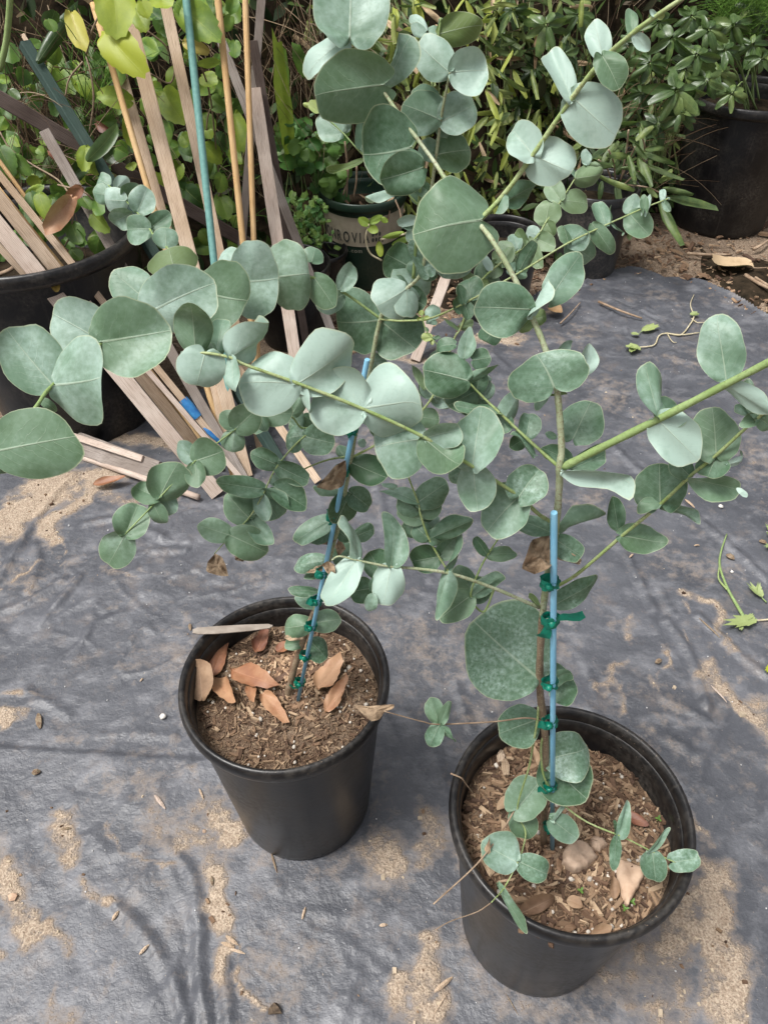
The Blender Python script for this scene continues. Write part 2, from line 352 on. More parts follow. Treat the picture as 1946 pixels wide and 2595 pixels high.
# edge of the sheet towards the planting, in ground coordinates
EDGE = np.array([(-2.2, 1.62), (-1.0, 1.60), (-.55, 1.75), (-.1, 2.0), (.35, 2.18)] + [tuple(on_z(px('F', *p))[:2]) for p in ((510, 300), (700, 225), (860, 212), (1050, 235), (1250, 285), (1450, 385), (1659, 505))] + [(2.4, 1.62)])
xs = np.arange(-1.35, 1.7, .0052); ys = np.arange(-.32, 2.62, .0052)
GX, GY = np.meshgrid(xs, ys)
gz = (fbm(GX, GY, .30, 3, 3)-.5)*.012 + (fbm(GX*.7+GY*.5, GY-GX*.4, .06, 9, 3)-.5)*.0045
# cross wrinkles: stretched noise in two directions
q1 = GX*math.cos(.9)+GY*math.sin(.9); q2 = -GX*math.sin(.9)+GY*math.cos(.9)
wr = np.abs(fbm(q1*.35, q2, .085, 21, 3)-.5); wmask = np.clip((fbm(GX, GY, .4, 31, 2)-.42)*4, 0, 1)
gz += (np.exp(-(wr/.028)**2))*.0034*wmask
wr2 = np.abs(fbm(q1, q2*.3, .075, 41, 3)-.5)
gz += (np.exp(-(wr2/.022)**2))*.0026*np.clip((fbm(GX, GY, .35, 37, 2)-.45)*4, 0, 1)
for t, pts, hw, h in CREASE:
    p = catmull(gpath(t, pts), 5); wd = hw*px_m(t, pts)*.55
    jit = (fbm(GX, GY, .05, 51, 2)-.5)*.014
    d = np.abs(seg_dist(GX, GY, p)+jit*.4)
    wd = max(wd*.62, .008); gz += .62*h*np.exp(-(d/wd)**1.3) - h*.2*np.exp(-((d-2.*wd)/wd)**2)
# lapped seam: the near sheet lies over the far one
sd_ = np.interp(GX, SEAM[:, 0], SEAM[:, 1])+(fbm(GX, GY*0, .2, 61, 2)-.5)*.012
gz += np.where((GX < POT1[0]+.1), .006*np.clip((sd_-GY)/.004, 0, 1)*np.exp(-np.clip(sd_-GY, 0, 9)/.12), 0)
sand = np.zeros_like(GX)
WX = (fbm(GX, GY, .09, 301, 4)-.5)*.10; WY = (fbm(GX, GY, .09, 311, 4)-.5)*.10
for t, pts, hw, st in SAND:
    p = gpath(t, pts) if len(pts) > 1 else None; wd = hw*px_m(t, pts)
    d = seg_dist(GX+WX, GY+WY, p); sand = np.maximum(sand, (st-.12)*np.clip(1.45-d/wd, 0, 1.05))
sand *= .62+.76*fbm(GX, GY, .035, 321, 4)
sand += .34*np.clip((fbm(GX, GY, .16, 77, 4)-.48)*4.0, 0, 1)
for P in (POT1, POT2):
    d = np.hypot(GX-P[0], GY-P[1]); k = np.clip((d-.115)/.05, 0, 1); gz = gz*k
    sand += .38*np.clip(1-np.abs(d-.125)/.05, 0, 1)*fbm(GX, GY, .07, 91, 3)*1.4
gz += .004*np.clip(sand-.6, 0, .5)*fbm(GX, GY, .03, 15, 3)
eb = np.interp(GX, EDGE[:, 0], EDGE[:, 1])+(fbm(GX, GY*0, .12, 66, 4)-.5)*.13
gz += .012*np.exp(-((eb-GY)/.025)**2)*(fbm(GX, GY, .2, 68, 2))
gz += .010
ok = GY < eb
ny, nx = GX.shape; idx = np.arange(nx*ny).reshape(ny, nx)
fm = ok[:-1, :-1] & ok[1:, 1:] & ok[:-1, 1:] & ok[1:, :-1]
quads = np.stack([idx[:-1, :-1], idx[:-1, 1:], idx[1:, 1:], idx[1:, :-1]], -1)[fm]
used = np.unique(quads); remap = np.full(nx*ny, -1); remap[used] = np.arange(len(used))
V = np.stack([GX, GY, gz], -1).reshape(-1, 3)[used]; sc_ = sand.reshape(-1)[used]
def gh(x, y):                       # height of the sheet
    i = int(np.clip(round((y+.32)/.0052), 0, ny-1)); j = int(np.clip(round((x+1.35)/.0052), 0, nx-1)); return float(gz[i, j])
me = mesh_np('plastic_sheet', V, remap[quads], colr=np.stack([sc_, sc_*0, sc_*0], -1))
b = NB('dusty_black_sheet'); tc = b.n('TexCoord').outputs['Object']
at = b.n('Attribute', attribute_name='tint'); sa = b.n('SeparateColor', {0: at.outputs['Color']}).outputs[0]
n1 = b.noise(tc, 5, 6, .65); n2 = b.noise(tc, 42, 5, .65); n3 = b.noise(tc, 300, 3, .6); n4 = b.noise(b.n('Mapping', {'Vector': tc, 'Rotation': (0, 0, .7), 'Scale': (1., 1.7, 1.)}).outputs[0], 12, 5, .7)
base = b.mix(b.ramp(n1, [(.3, 0.), (.7, 1.)]), c4(.047, .050, .059), c4(.100, .104, .118))
base = b.mix(b.math('MULTIPLY', b.ramp(n4, [(.50, 0.), (.72, 1.)]), .75), base, c4(.19, .193, .208))
base = b.mix(b.math('MULTIPLY', b.ramp(n2, [(.30, 1.), (.52, 0.)]), .45), base, c4(.055, .057, .066))
base = b.mix(b.math('MULTIPLY', b.ramp(b.noise(tc, 16, 4, .7), [(.55, 0.), (.75, 1.)]), .5), base, c4(.20, .165, .142))
m_ = b.math('ADD', sa, b.math('MULTIPLY', b.math('SUBTRACT', n2, .5), 1.9))
m_ = b.math('ADD', m_, b.math('MULTIPLY', b.math('SUBTRACT', n3, .5), .45))
film = b.ramp(m_, [(.22, 0.), (.70, .55)]); thick = b.ramp(m_, [(.62, 0.), (.95, .95)])
sandc = b.mix(b.ramp(n3, [(.35, 0.), (.65, 1.)]), c4(.25, .185, .13), c4(.52, .42, .32))
sandc = b.mix(b.math('MULTIPLY', b.ramp(n2, [(.55, 0.), (.7, 1.)]), .5), sandc, c4(.19, .13, .085))
cc = b.mix(film, base, c4(.28, .225, .18)); cc = b.mix(thick, cc, sandc)
speck = b.ramp(b.noise(tc, 190, 2), [(.735, 0.), (.76, 1.)]); cc = b.mix(b.math('MULTIPLY', speck, .5), cc, c4(.45, .38, .30))
rg = b.math('ADD', b.math('ADD', .35, b.math('MULTIPLY', n2, .16)), b.math('MULTIPLY', b.math('MAXIMUM', thick, film), .42), clamp=True)
hh = b.math('ADD', b.math('MULTIPLY', n2, .5), b.math('MULTIPLY', b.math('MULTIPLY', n3, thick), 1.0))
hh = b.math('ADD', hh, b.math('MULTIPLY', n4, .5)); hh = b.math('ADD', hh, b.math('MULTIPLY', b.noise(tc, 110, 4, .7), .18)); tcw = b.n('VectorMath', {0: tc, 1: b.n('VectorMath', {0: b.noise(tc, 9, 3, .6, 1), 'Scale': .09}, operation='SCALE').outputs[0]}).outputs[0]; cm = b.ramp(b.noise(tc, 3.2, 3), [(.36, .25), (.66, 1.)]); hh = b.math('SUBTRACT', hh, b.math('MULTIPLY', b.math('MULTIPLY', b.billow(tcw, 11, 3), cm), 1.5)); hh = b.math('SUBTRACT', hh, b.math('MULTIPLY', b.math('MULTIPLY', b.billow(tcw, 48, 3), cm), .3))
p = b.n('BsdfPrincipled', {'Base Color': cc, 'Roughness': rg, 'Specular IOR Level': .5, 'Normal': b.bump(hh, .8, .006)})
b.t.links.new(p.outputs[0], b.out.inputs[0]); M['sheet'] = b.m
props(obj('plastic_sheet', me, M['sheet']), kind='structure')

# soil all round, one sheet to the horizon, bank behind the planting
b = NB('brown_soil'); tc = b.n('TexCoord').outputs['Object']
n1 = b.noise(tc, 4, 5); n2 = b.noise(tc, 60, 5, .7); n3 = b.noise(tc, 240, 3)
cc = b.mix(b.ramp(n1, [(.35, 0.), (.65, 1.)]), c4(.13, .09, .062), c4(.30, .225, .16)); cc = b.mix(b.ramp(n2, [(.45, 0.), (.7, .8)]), cc, c4(.40, .31, .23))
cc = b.mix(b.ramp(n3, [(.3, .8), (.5, 0.)]), cc, c4(.075, .05, .035))
M['soil'] = b.done(cc, .9, b.bump(b.math('ADD', n2, n3), .8, .006), .2)
gxs = np.concatenate([np.linspace(-60, -2.2, 12), np.arange(-2, 2.4, .04), np.linspace(2.6, 60, 12)]); gys = np.concatenate([np.linspace(-40, -.6, 8), np.arange(-.4, 3.4, .04), np.linspace(3.6, 90, 14)])
X, Y = np.meshgrid(gxs, gys); near = np.clip((3.2-np.hypot(X, Y-1.4))/1., 0, 1)
Z = -.012+near*((fbm(X, Y, .25, 5, 3)-.5)*.016); Z = np.where(np.interp(X, EDGE[:, 0], EDGE[:, 1])+.05 < Y, Z+.012, Z)
i_ = np.arange(X.size).reshape(X.shape)
me = mesh_np('ground', np.stack([X, Y, Z], -1).reshape(-1, 3), np.stack([i_[:-1, :-1], i_[:-1, 1:], i_[1:, 1:], i_[1:, :-1]], -1).reshape(-1, 4))
props(obj('ground', me, M['soil']), kind='structure')
def bank_z(x, y):
    f = 2.55-.45*np.clip((-x-.1)/.7, 0, 1)+.45*np.clip((x-.55)/.6, 0, 1)
    t = np.clip((y-f)/.75, 0, 1); return 1.35*t*t*(3-2*t)+np.clip(y-f-.75, 0, 2)*.25
bx = np.arange(-4, 4.6, .06); by = np.arange(1.9, 5.0, .06); X, Y = np.meshgrid(bx, by)
Z = bank_z(X, Y)+(fbm(X, Y, .3, 12, 4)-.5)*.16-.03
i_ = np.arange(X.size).reshape(X.shape)
me = mesh_np('bank', np.stack([X, Y, Z], -1).reshape(-1, 3), np.stack([i_[:-1, :-1], i_[:-1, 1:], i_[1:, 1:], i_[1:, :-1]], -1).reshape(-1, 4))
M['litter'] = plain('leaf_litter', (.010, .008, .005), (.045, .032, .02), 30, .9, .8, .1, dist=.01)
props(obj('bank', me, M['litter']), kind='structure')

# ------------------------------------------------------------------ scattered stuff helper
def rot_mats(n, tilt=1.0, r=rng):
    a = r.uniform(0, 2*np.pi, n); e = r.normal(0, 1, n)*tilt; g = r.normal(0, 1, n)*tilt
    ca, sa_ = np.cos(a), np.sin(a); ce, se = np.cos(e), np.sin(e); cg, sg = np.cos(g), np.sin(g)
    Z = np.zeros((n, 3, 3)); Z[:, 0, 0] = ca; Z[:, 0, 1] = -sa_; Z[:, 1, 0] = sa_; Z[:, 1, 1] = ca; Z[:, 2, 2] = 1
    Yr = np.zeros((n, 3, 3)); Yr[:, 0, 0] = ce; Yr[:, 0, 2] = se; Yr[:, 1, 1] = 1; Yr[:, 2, 0] = -se; Yr[:, 2, 2] = ce
    Xr = np.zeros((n, 3, 3)); Xr[:, 0, 0] = 1; Xr[:, 1, 1] = cg; Xr[:, 1, 2] = -sg; Xr[:, 2, 1] = sg; Xr[:, 2, 2] = cg
    return Z @ Yr @ Xr
def scatter(name, tv, tf, pos, rot, scale, tint, mat, smooth=False):
    tv = np.asarray(tv, float); tf = np.asarray(tf); n = len(pos); k = len(tv)
    scale = np.asarray(scale); scale = scale[:, None] if scale.ndim == 1 else scale
    v = np.einsum('nij,nkj->nki', rot, tv[None]*scale[:, None, :])+pos[:, None, :]
    f = (tf[None]+(np.arange(n)*k)[:, None, None]).reshape(-1, tf.shape[1])
    me = mesh_np(name, v.reshape(-1, 3), f, colr=np.repeat(tint, k, 0), smooth=smooth)
    return obj(name, me, mat)
CHIP_V = np.array([(-1, -.9, -1), (.9, -1, -1), (1, .8, -1), (-.8, 1, -1), (-.9, -.6, 1), (.7, -.9, 1), (.9, .7, .8), (-.7, .8, 1)], float)*.5
CHIP_F = np.array([(0, 3, 2, 1), (4, 5, 6, 7), (0, 1, 5, 4), (1, 2, 6, 5), (2, 3, 7, 6), (3, 0, 4, 7)])
t_ = (1+5**.5)/2
ICO_V = np.array([(-1, t_, 0), (1, t_, 0), (-1, -t_, 0), (1, -t_, 0), (0, -1, t_), (0, 1, t_), (0, -1, -t_), (0, 1, -t_), (t_, 0, -1), (t_, 0, 1), (-t_, 0, -1), (-t_, 0, 1)])/2/1.9
ICO_F = np.array([(0, 11, 5), (0, 5, 1), (0, 1, 7), (0, 7, 10), (0, 10, 11), (1, 5, 9), (5, 11, 4), (11, 10, 2), (10, 7, 6), (7, 1, 8), (3, 9, 4), (3, 4, 2), (3, 2, 6), (3, 6, 8), (3, 8, 9), (4, 9, 5), (2, 4, 11), (6, 2, 10), (8, 6, 7), (9, 8, 1)])
def tint_mat(name, rough=.85, bump=.4, sc=300, trans=0):
    b = NB(name); at = b.n('Attribute', attribute_name='tint'); tc = b.n('TexCoord').outputs['Object']; nz = b.noise(tc, sc, 3)
    cc = b.mix(b.math('MULTIPLY', nz, .7), at.outputs['Color'], b.mix(.5, at.outputs['Color'], c4(.03, .02, .015)))
    return b.done(cc, rough, b.bump(nz, bump, .0008), .2, trans)
M['chips'] = tint_mat('bark_chip'); M['perlite'] = tint_mat('perlite', .9, .3, 600)
def chip_tints(n, r=rng):
    P = np.array([(.26, .175, .11), (.19, .12, .075), (.12, .073, .047), (.38, .275, .18), (.075, .046, .032)])
    return P[r.choice(5, n, p=[.3, .26, .2, .12, .12])]*r.uniform(.75, 1.25, (n, 1))

# ------------------------------------------------------------------ pots
def pot(center, Rr, h, Rb, mat, label, group=None, lip=.026, base_z=.010, tilt=None, flap=False, ribs=False, soil_z=None):
    root = empty('nursery_pot', (center[0], center[1], base_z), label, 'plant pot', group)
    k = Rr/.145
    # outer shell with rounded foot, plus inner wall
    prof = [(0, .006), (Rb*.9, .004), (Rb*.965, .0), (Rb*.995, .006), (Rb, .016)]
    prof += [(Rb+(Rr*.925-Rb)*t, .016+(h-lip*1.25-.016)*t) for t in np.linspace(.08, 1, 9)]
    prof += [(Rr*.93, h-lip*1.05), (Rr*.93, h-lip*.6)]
    prof += [(Rr*.905, h-lip*.7), (Rr*.89, h-lip*1.2), (Rr*.888, h-lip*2.3), (Rr*.865, h-lip*2.5), (Rb+(Rr*.85-Rb)*.55, h*.55), (0, h*.54)]
    v, f = lathe_vf(prof, 64); v = np.array(v)
    if ribs:
        a = np.arctan2(v[:, 1], v[:, 0]); v[:, :2] *= (1+.012*(np.cos(a*14) > .2)[:, None])
    me = mesh_np('body', v, f); o = obj('body', me, mat); o.location = (center[0], center[1], base_z); set_parent(o, root)
    lp = [(Rr*.935, h-lip*1.02), (Rr*.985, h-lip), (Rr*1.0, h-lip*.72), (Rr*1.004, h-lip*.4), (Rr*.992, h-lip*.12), (Rr*.972, h), (Rr*.945, h-lip*.06), (Rr*.925, h-lip*.3), (Rr*.915, h-lip*.72), (Rr*.935, h-lip*1.02)]
    v, f = lathe_vf(lp, 64); v = np.array(v)
    if flap:
        for a0 in (2.9, -.3):
            a = np.arctan2(v[:, 1], v[:, 0]); dlt = np.abs((a-a0+np.pi) % (2*np.pi)-np.pi); s = np.clip(1-dlt/.22, 0, 1); s = np.minimum(s*3, 1)
            low = (v[:, 2] < h-lip*.8); v[:, 2] -= s*low*lip*.9
    o = obj('rim', mesh_np('rim', v, f), mat); o.location = (center[0], center[1], base_z); set_parent(o, root)
    return root
pot(POT1, POTR, POTH, POTB, M['pot'], 'black plastic pot with fallen russet leaves lying on its soil')
pot(POT2, POTR, POTH, POTB, M['pot'], 'black plastic pot with a pale stone wedge and twigs on its soil')
SOILZ = [.318, .312]
b = NB('potting_mix'); tc = b.n('TexCoord').outputs['Object']
n1 = b.noise(tc, 16, 4); n2 = b.noise(tc, 130, 5, .7); n3 = b.noise(tc, 500, 3)
cc = b.mix(b.ramp(n1, [(.4, 0.), (.62, 1.)]), c4(.11, .07, .046), c4(.25, .18, .125)); cc = b.mix(b.ramp(n2, [(.52, 0.), (.7, .9)]), cc, c4(.33, .24, .16)); cc = b.mix(b.ramp(n3, [(.3, .7), (.48, 0.)]), cc, c4(.04, .025, .017))
M['mix'] = b.done(cc, .9, b.bump(b.math('ADD', n2, b.math('MULTIPLY', n3, .6)), 1., .005), .15)
def soil_disc(c, z, rad, label, seed, nchip, nperl, coarse=False, cx0=0.):
    n = 44; rr = np.linspace(0, 1, 22)[1:]; V = [(0, 0, 0)]; 
    th = np.linspace(0, 2*np.pi, 64, endpoint=False)
    for r_ in rr: V += [(r_*rad*math.cos(t), r_*rad*math.sin(t), 0) for t in th]
    V = np.array(V, float); rad_ = np.hypot(V[:, 0], V[:, 1])/rad
    hz = lambda x, y: (fbm(x+seed, y-seed, .05, seed, 4)-.5)*.016+(fbm(x+seed, y, .012, seed+9, 2)-.5)*.006-.006*(np.hypot(x, y)/rad)**4+.010*np.exp(-((x/.05)**2+(y/.05)**2))
    V[:, 2] = hz(V[:, 0], V[:, 1])
    F = [(0, 1+k, 1+(k+1) % 64) for k in range(64)]
    for i in range(len(rr)-1): F += [(1+i*64+k, 1+(i+1)*64+k, 1+(i+1)*64+(k+1) % 64, 1+i*64+(k+1) % 64) for k in range(64)]
    o = obj('potting_soil', mesh_np('potting_soil', V, F), M['mix'], loc=(c[0], c[1], z)); props(o, label[0], 'soil', kind='stuff')
    r = np.random.default_rng(seed)
    q = np.sqrt(r.uniform(0, 1, nchip))*rad*.97; a = r.uniform(0, 2*np.pi, nchip)
    x, y = q*np.cos(a), q*np.sin(a)
    big = r.random(nchip) < (.06 if coarse else .10)
    ln = np.where(big, r.uniform(.011, .022, nchip), r.gamma(2.2, .0019, nchip)+.002)
    cen = np.exp(-((x+cx0)**2+(y-.025)**2)/.055**2) if coarse else .55; lf = .7+1.05*cen; ln = ln*lf; tb = (1.0+.8*cen)[:, None] if coarse else 1.15
    scl = np.stack([ln, ln*r.uniform(.10, .34, nchip), np.minimum(ln*.22, .0035)*r.uniform(.6, 1.4, nchip)], -1)
    pos = np.stack([x+c[0], y+c[1], hz(x, y)+z+.0012+scl[:, 2]*.2], -1)
    o = scatter('bark_chips', CHIP_V, CHIP_F, pos, rot_mats(nchip, .28, r), scl, chip_tints(nchip, r)*tb, M['chips']); props(o, label[1], 'bark chips', kind='stuff')
    q = np.sqrt(r.uniform(0, 1, nperl))*rad*.93; a = r.uniform(0, 2*np.pi, nperl); x, y = q*np.cos(a), q*np.sin(a); s = r.gamma(3, .0011, nperl)+.0022; s = np.minimum(s, .0095)
    pos = np.stack([x+c[0], y+c[1], hz(x, y)+z+.002], -1)
    sc3 = np.stack([s, s*r.uniform(.7, 1, nperl), s*r.uniform(.6, .9, nperl)], -1)
    tn = np.array([(.66, .60, .52)])*r.uniform(.7, 1.12, (nperl, 1)); o = scatter('perlite', ICO_V, ICO_F, pos, rot_mats(nperl, 1, r), sc3, tn, M['perlite'], True); props(o, label[2], 'perlite', kind='stuff')
    return hz
HZ1 = soil_disc(POT1, SOILZ[0], .129, ('brown potting soil in the pot with russet leaves', 'bark chips in the pot with russet leaves', 'white perlite crumbs in the pot with russet leaves'), 101, 4200, 75, True)
HZ2 = soil_disc(POT2, SOILZ[1], .129, ('brown potting soil in the pot with the stone wedge', 'bark chips in the pot with the stone wedge', 'white perlite crumbs in the pot with the stone wedge'), 202, 3200, 130)
def soil_pt(pot_i, p):
    c, z, h = ((POT1, SOILZ[0], HZ1), (POT2, SOILZ[1], HZ2))[pot_i]
    P = on_z(p, z); P[2] = z+float(h(np.array([P[0]-c[0]]), np.array([P[1]-c[1]]))[0]); return P
# background pots
POTS = []
def bpot(cx, cy, Rr, h, label, mat='pot', group=None, **k):
    r = pot((cx, cy), Rr, h, Rr*k.pop('taper', .78), M[mat], label, group, base_z=k.pop('bz', .004), lip=k.pop('lip', .03), **k); POTS.append((cx, cy, Rr, h)); 
    s = np.linspace(0, 2*np.pi, 40, endpoint=False); V = [(0, 0, .0)]+[(Rr*.87*math.cos(t), Rr*.87*math.sin(t), 0) for t in s]
    o = obj('soil_fill', mesh_np('soil_fill', V, [(0, 1+i, 1+(i+1) % 40) for i in range(40)]), M['litter']); o.location = (cx, cy, h-(.15 if Rr > .25 else .065)); set_parent(o, r)
    return r
bpot(-.82, 1.75, .26, .505, 'large black pot with a vine trailing over its rim', taper=.8, lip=.035)
GP = (-.055, 2.475); green_pot = bpot(GP[0], GP[1], .142, .305, 'dark green pot with a cream printed label band', 'potgreen')
bpot(1.29, 2.90, .22, .45, 'large black pot with a flap handle beside the soil strip', flap=True, lip=.035)
bpot(1.66, 3.30, .22, .52, 'ribbed black pot behind the large pot with the flap handle', ribs=True, lip=.03)
bpot(.705, 2.52, .135, .29, 'dusty grey pot of drooping bamboo standing on the sheet edge', 'potgrey')
bpot(.83, 2.85, .125, .26, 'grey pot behind the dusty grey bamboo pot', 'potgrey')
bpot(.36, 2.22, .125, .27, 'black pot between the green pot and the dusty grey bamboo pot')
bpot(-.27, 2.10, .125, .24, 'black pot behind the crossed wooden stakes')
bpot(-.19, 2.33, .085, .17, 'small black pot with a feathery herb beside the green pot', lip=.02)
# printed band and lettering of the green pot
def arc_strip(c, r, z0, z1, a0, a1, n=30, taper=0.0):
    V, F = [], []
    for i in range(n+1):
        a = a0+(a1-a0)*i/n
        for z in (z0, z1):
            rr = r+taper*(z-z0); V.append((c[0]+rr*math.sin(a), c[1]-rr*math.cos(a), z))
    F = [(2*i, 2*i+2, 2*i+3, 2*i+1) for i in range(n)]
    return V, F
def gp_r(z): return .142*.78+(.142*.925-.142*.78)*((z-.004-.016)/(.305-.0375-.016))+.0012
zb0, zb1 = .168, .264
v, f = arc_strip(GP, gp_r(zb0), zb0, zb1, R(-100), R(100), 40, (gp_r(zb1)-gp_r(zb0))/(zb1-zb0))
M['cream'] = plain('cream_print', (.30, .26, .19), (.42, .37, .28), 25, .6, .1); M['ink'] = plain('dark_print', (.035, .04, .035), (.06, .065, .055), 30, .6, .05); M['inkpale'] = plain('pale_print', (.22, .22, .17), (.30, .29, .23), 30, .6, .05)
o = obj('label_band', mesh_np('label_band', v, f), M['cream']); set_parent(o, green_pot)
def wrap_text(txt, z, size, a_end, mat, name, stretch=1.0, step=None):
    """each letter its own part, wrapped round the pot, the last one ending at angle a_end"""
    adv = []
    for ch in txt:
        cu_ = bpy.data.curves.new('t', 'FONT'); cu_.body = ch; cu_.size = 1.0; cu_.offset = .012
        to = bpy.data.objects.new('t', cu_); me = bpy.data.meshes.new_from_object(to)
        n = len(me.vertices); co = np.zeros(n*3); me.vertices.foreach_get('co', co); co = co.reshape(-1, 3)
        adv.append((me, co)); bpy.data.objects.remove(to); bpy.data.curves.remove(cu_)
    a = a_end
    for me, co in adv[::-1]:
        if not len(co): continue
        w_ = co[:, 0].max()-co[:, 0].min(); rr = gp_r(z)+.0012
        wa = w_*size*stretch/rr; x = (co[:, 0]-co[:, 0].min())*size*stretch
        ang = a-wa+x/rr; zz = z+co[:, 1]*size; r2 = np.array([gp_r(q) for q in zz])+.0012
        nv = np.stack([GP[0]+r2*np.sin(ang), GP[1]-r2*np.cos(ang), zz], -1)
        me.vertices.foreach_set('co', nv.astype(np.float32).ravel()); me.update(); me.materials.clear()
        o = obj(name, me, mat); set_parent(o, green_pot)
        a -= wa+(step or .05)
wrap_text('MONROVIA', .182, .050, R(9), M['ink'], 'letter', .58, .055)
wrap_text('monrovia.com', .148, .019, R(-2), M['inkpale'], 'small_letter', 1.0, .025)
V, F = [], []
for (aa, zz, sx) in ((14, .190, 1), (19, .190, 1), (24, .190, 1), (14, .208, 1), (19, .211, 1), (24, .208, 1), (29, .184, .6)):
    k = len(V)
    for t in np.linspace(0, 2*np.pi, 9)[:-1]:
        z = zz+.0075*math.sin(t); r2 = gp_r(z)+.0012; a = R(aa)+.034*sx*math.cos(t); V.append((GP[0]+r2*math.sin(a), GP[1]-r2*math.cos(a), z))
    F.append(tuple(range(k, k+8)))
o = obj('leaf_emblem', mesh_np('leaf_emblem', V, F), M['ink']); set_parent(o, green_pot)
# ------------------------------------------------------------------ leaves
def leaf_mesh(base, tip, wdir, width, back=.10, point=0., cup=0., curl=0., wave=.02, serr=0., twist=0., nth=40, seed=0, notch=True, lobe=0., rings=(.22, .45, .66, .84, .945, 1.0)):
    """leaf as a fan of rings round its base: returns verts relative to base, faces, uv, edge uv"""
    r = np.random.default_rng(seed)
    ax = tip-base; L = np.linalg.norm(ax); ax = ax/L
    wd = wdir-(wdir @ ax)*ax; wd /= np.linalg.norm(wd); nm = np.cross(ax, wd)
    back = max(back, .05); c, rr = (1-back)/2, (1+back)/2
    th = np.linspace(-np.pi, np.pi, nth, endpoint=False)+np.pi/nth
    rho = c*np.cos(th)+np.sqrt(np.maximum(rr*rr-(c*np.sin(th))**2, 0))
    if notch:
        k = np.clip((np.abs(th)-2.45)/.6, 0, 1); rho = rho*(1-.75*k*k*(3-2*k))
    if point: rho = rho*(1+point*np.exp(-(th/.30)**2))/(1+point)*(1+.0*point)
    ph = r.uniform(0, 6.3, 4)
    rho = rho*(1+.026*np.sin(3*th+ph[0])+.022*np.sin(5*th+ph[1])+.016*np.sin(9*th+ph[2])+.010*np.sin(14*th+ph[3]))
    if serr: rho = rho*(1+serr*((np.arange(nth) % 2)*2-1)*np.clip(1.2-np.abs(th)/2.6, 0, 1))
    S = np.array(rings)
    x = (S[:, None]*rho*np.cos(th)); y0 = S[:, None]*rho*np.sin(th)
    y = y0/rr                                        # -1..1 across
    hw = width/2
    sk = r.uniform(-.16, .16); X = x*L; Y = y*hw+sk*hw*np.clip(x, 0, 1)*S[:, None]
    Z = cup*hw*(np.abs(y)**r.uniform(1.15, 1.9))+curl*L*np.sign(x)*np.abs(x)**2.0
    Z = Z+wave*L*(S[:, None]**2)*(np.sin(2*th+ph[3])+.7*np.sin(4*th+ph[1])+.4*np.sin(7*th+ph[2]))
    Z = Z+.05*hw*(1-np.exp(-(y/.12)**2))*(1 if cup >= 0 else -.6)*.6
    for q in range(2 if lobe else 0):
        f0 = r.uniform(-2.2, 2.2); pr = (x-.42)*math.cos(f0)+y*.5*math.sin(f0); ov = np.clip(pr-r.uniform(.12, .28), 0, 1)
        kq = r.choice([-1, 1])*r.uniform(.5, 2.4)*lobe; Z = Z+kq*L*ov**2; X = X-math.cos(f0)*L*.15*ov*min(abs(kq), 1.5)*ov*2
    if twist:
        a = twist*np.clip(x, 0, 1); Y, Z = Y*np.cos(a)-Z*np.sin(a), Y*np.sin(a)+Z*np.cos(a)
    P = X[..., None]*ax+Y[..., None]*wd+Z[..., None]*nm
    V = np.vstack([[np.zeros(3)], P.reshape(-1, 3)])
    U = np.vstack([[(0, 0)], np.stack([x, y], -1).reshape(-1, 2)])
    E_ = np.vstack([[(0, 0)], np.stack([np.repeat(S[:, None], nth, 1), np.repeat(th[None]/6.3+.5, len(S), 0)], -1).reshape(-1, 2)])
    F = []
    for k in range(nth-1): F.append((0, 1+k, 2+k))
    for i in range(len(S)-1):
        for k in range(nth-1): F.append((1+i*nth+k, 1+(i+1)*nth+k, 2+(i+1)*nth+k, 2+i*nth+k))
    return V, F, U, E_
TONE = dict(p=(1.0, 0, .1), b=(.60, 0, .2), m=(.42, 0, .8), g=(.38, .04, .2), d=(.22, 0, .5), y=(.55, .55, 0), q=(.22, .22, .1), G=(.42, .15, 0.))
LEAFN = [0]; TH = .72
def add_leaf(parent, base, tip_px, w_px, dz=None, roll=None, mat='euc', color=(.5, 0, .5), name='leaf', ts=K7, cup=None, curl=None, back=.1, point=0., serr=0., wave=None, twist=0., nth=54, wob=1.0):
    LEAFN[0] += 1; s = LEAFN[0]; r = np.random.default_rng(1000+s)
    dep = depth(base); bp = to_px(base); Lpx = np.hypot(*(tip_px-bp)); Lm = Lpx*dep/FOC
    if dz is None: dz = r.uniform(-.22, .12)*wob
    if roll is None: roll = r.uniform(-14, 14)*wob
    if cup is None: cup = r.choice([r.uniform(-.40, -.05), r.uniform(.05, .45)])*min(wob, 1.2)
    if curl is None: curl = r.uniform(-.30, .10)*min(wob, 1.2)
    if wave is None: wave = r.uniform(.02, .075)*min(wob, 1.2)
    tip = at_depth(tip_px, dep+dz*Lm)
    ax = tip-base; vd = CAM-base; vd /= np.linalg.norm(vd)
    wd = np.cross(vd, ax); wd /= np.linalg.norm(wd); an = ax/np.linalg.norm(ax)
    a = R(roll); wd = wd*math.cos(a)+np.cross(an, wd)*math.sin(a)
    W = w_px*ts*dep/FOC/max(math.cos(a), .2)
    V, F, U, E_ = leaf_mesh(base, tip, wd, W, back, point, cup, curl, wave, serr, twist, nth, s, lobe=1.0 if mat == 'euc' else .6)
    me = mesh_np(name, V, F, U, E_); o = obj(name, me, M[mat]); o.location = base; set_parent(o, parent)
    j = r.normal(0, .09); o.color = (min(max(color[0]+j, 0), 1), color[1], color[2], 1)
    return o
def parse_opts(tok):
    o = {}
    keys = dict(z='dz', r='roll', c='cup', k='curl', b='back', t='point', v='wave', s='serr', x='twist')
    for q in tok:
        k, v = q.split('='); o[keys.get(k, k)] = float(v)
    return o
def branch_pts(s):
    out = []
    for q in s.split():
        t, x, y, Y = q.split(','); out.append((px(t, float(x), float(y)), float(Y)))
    return out
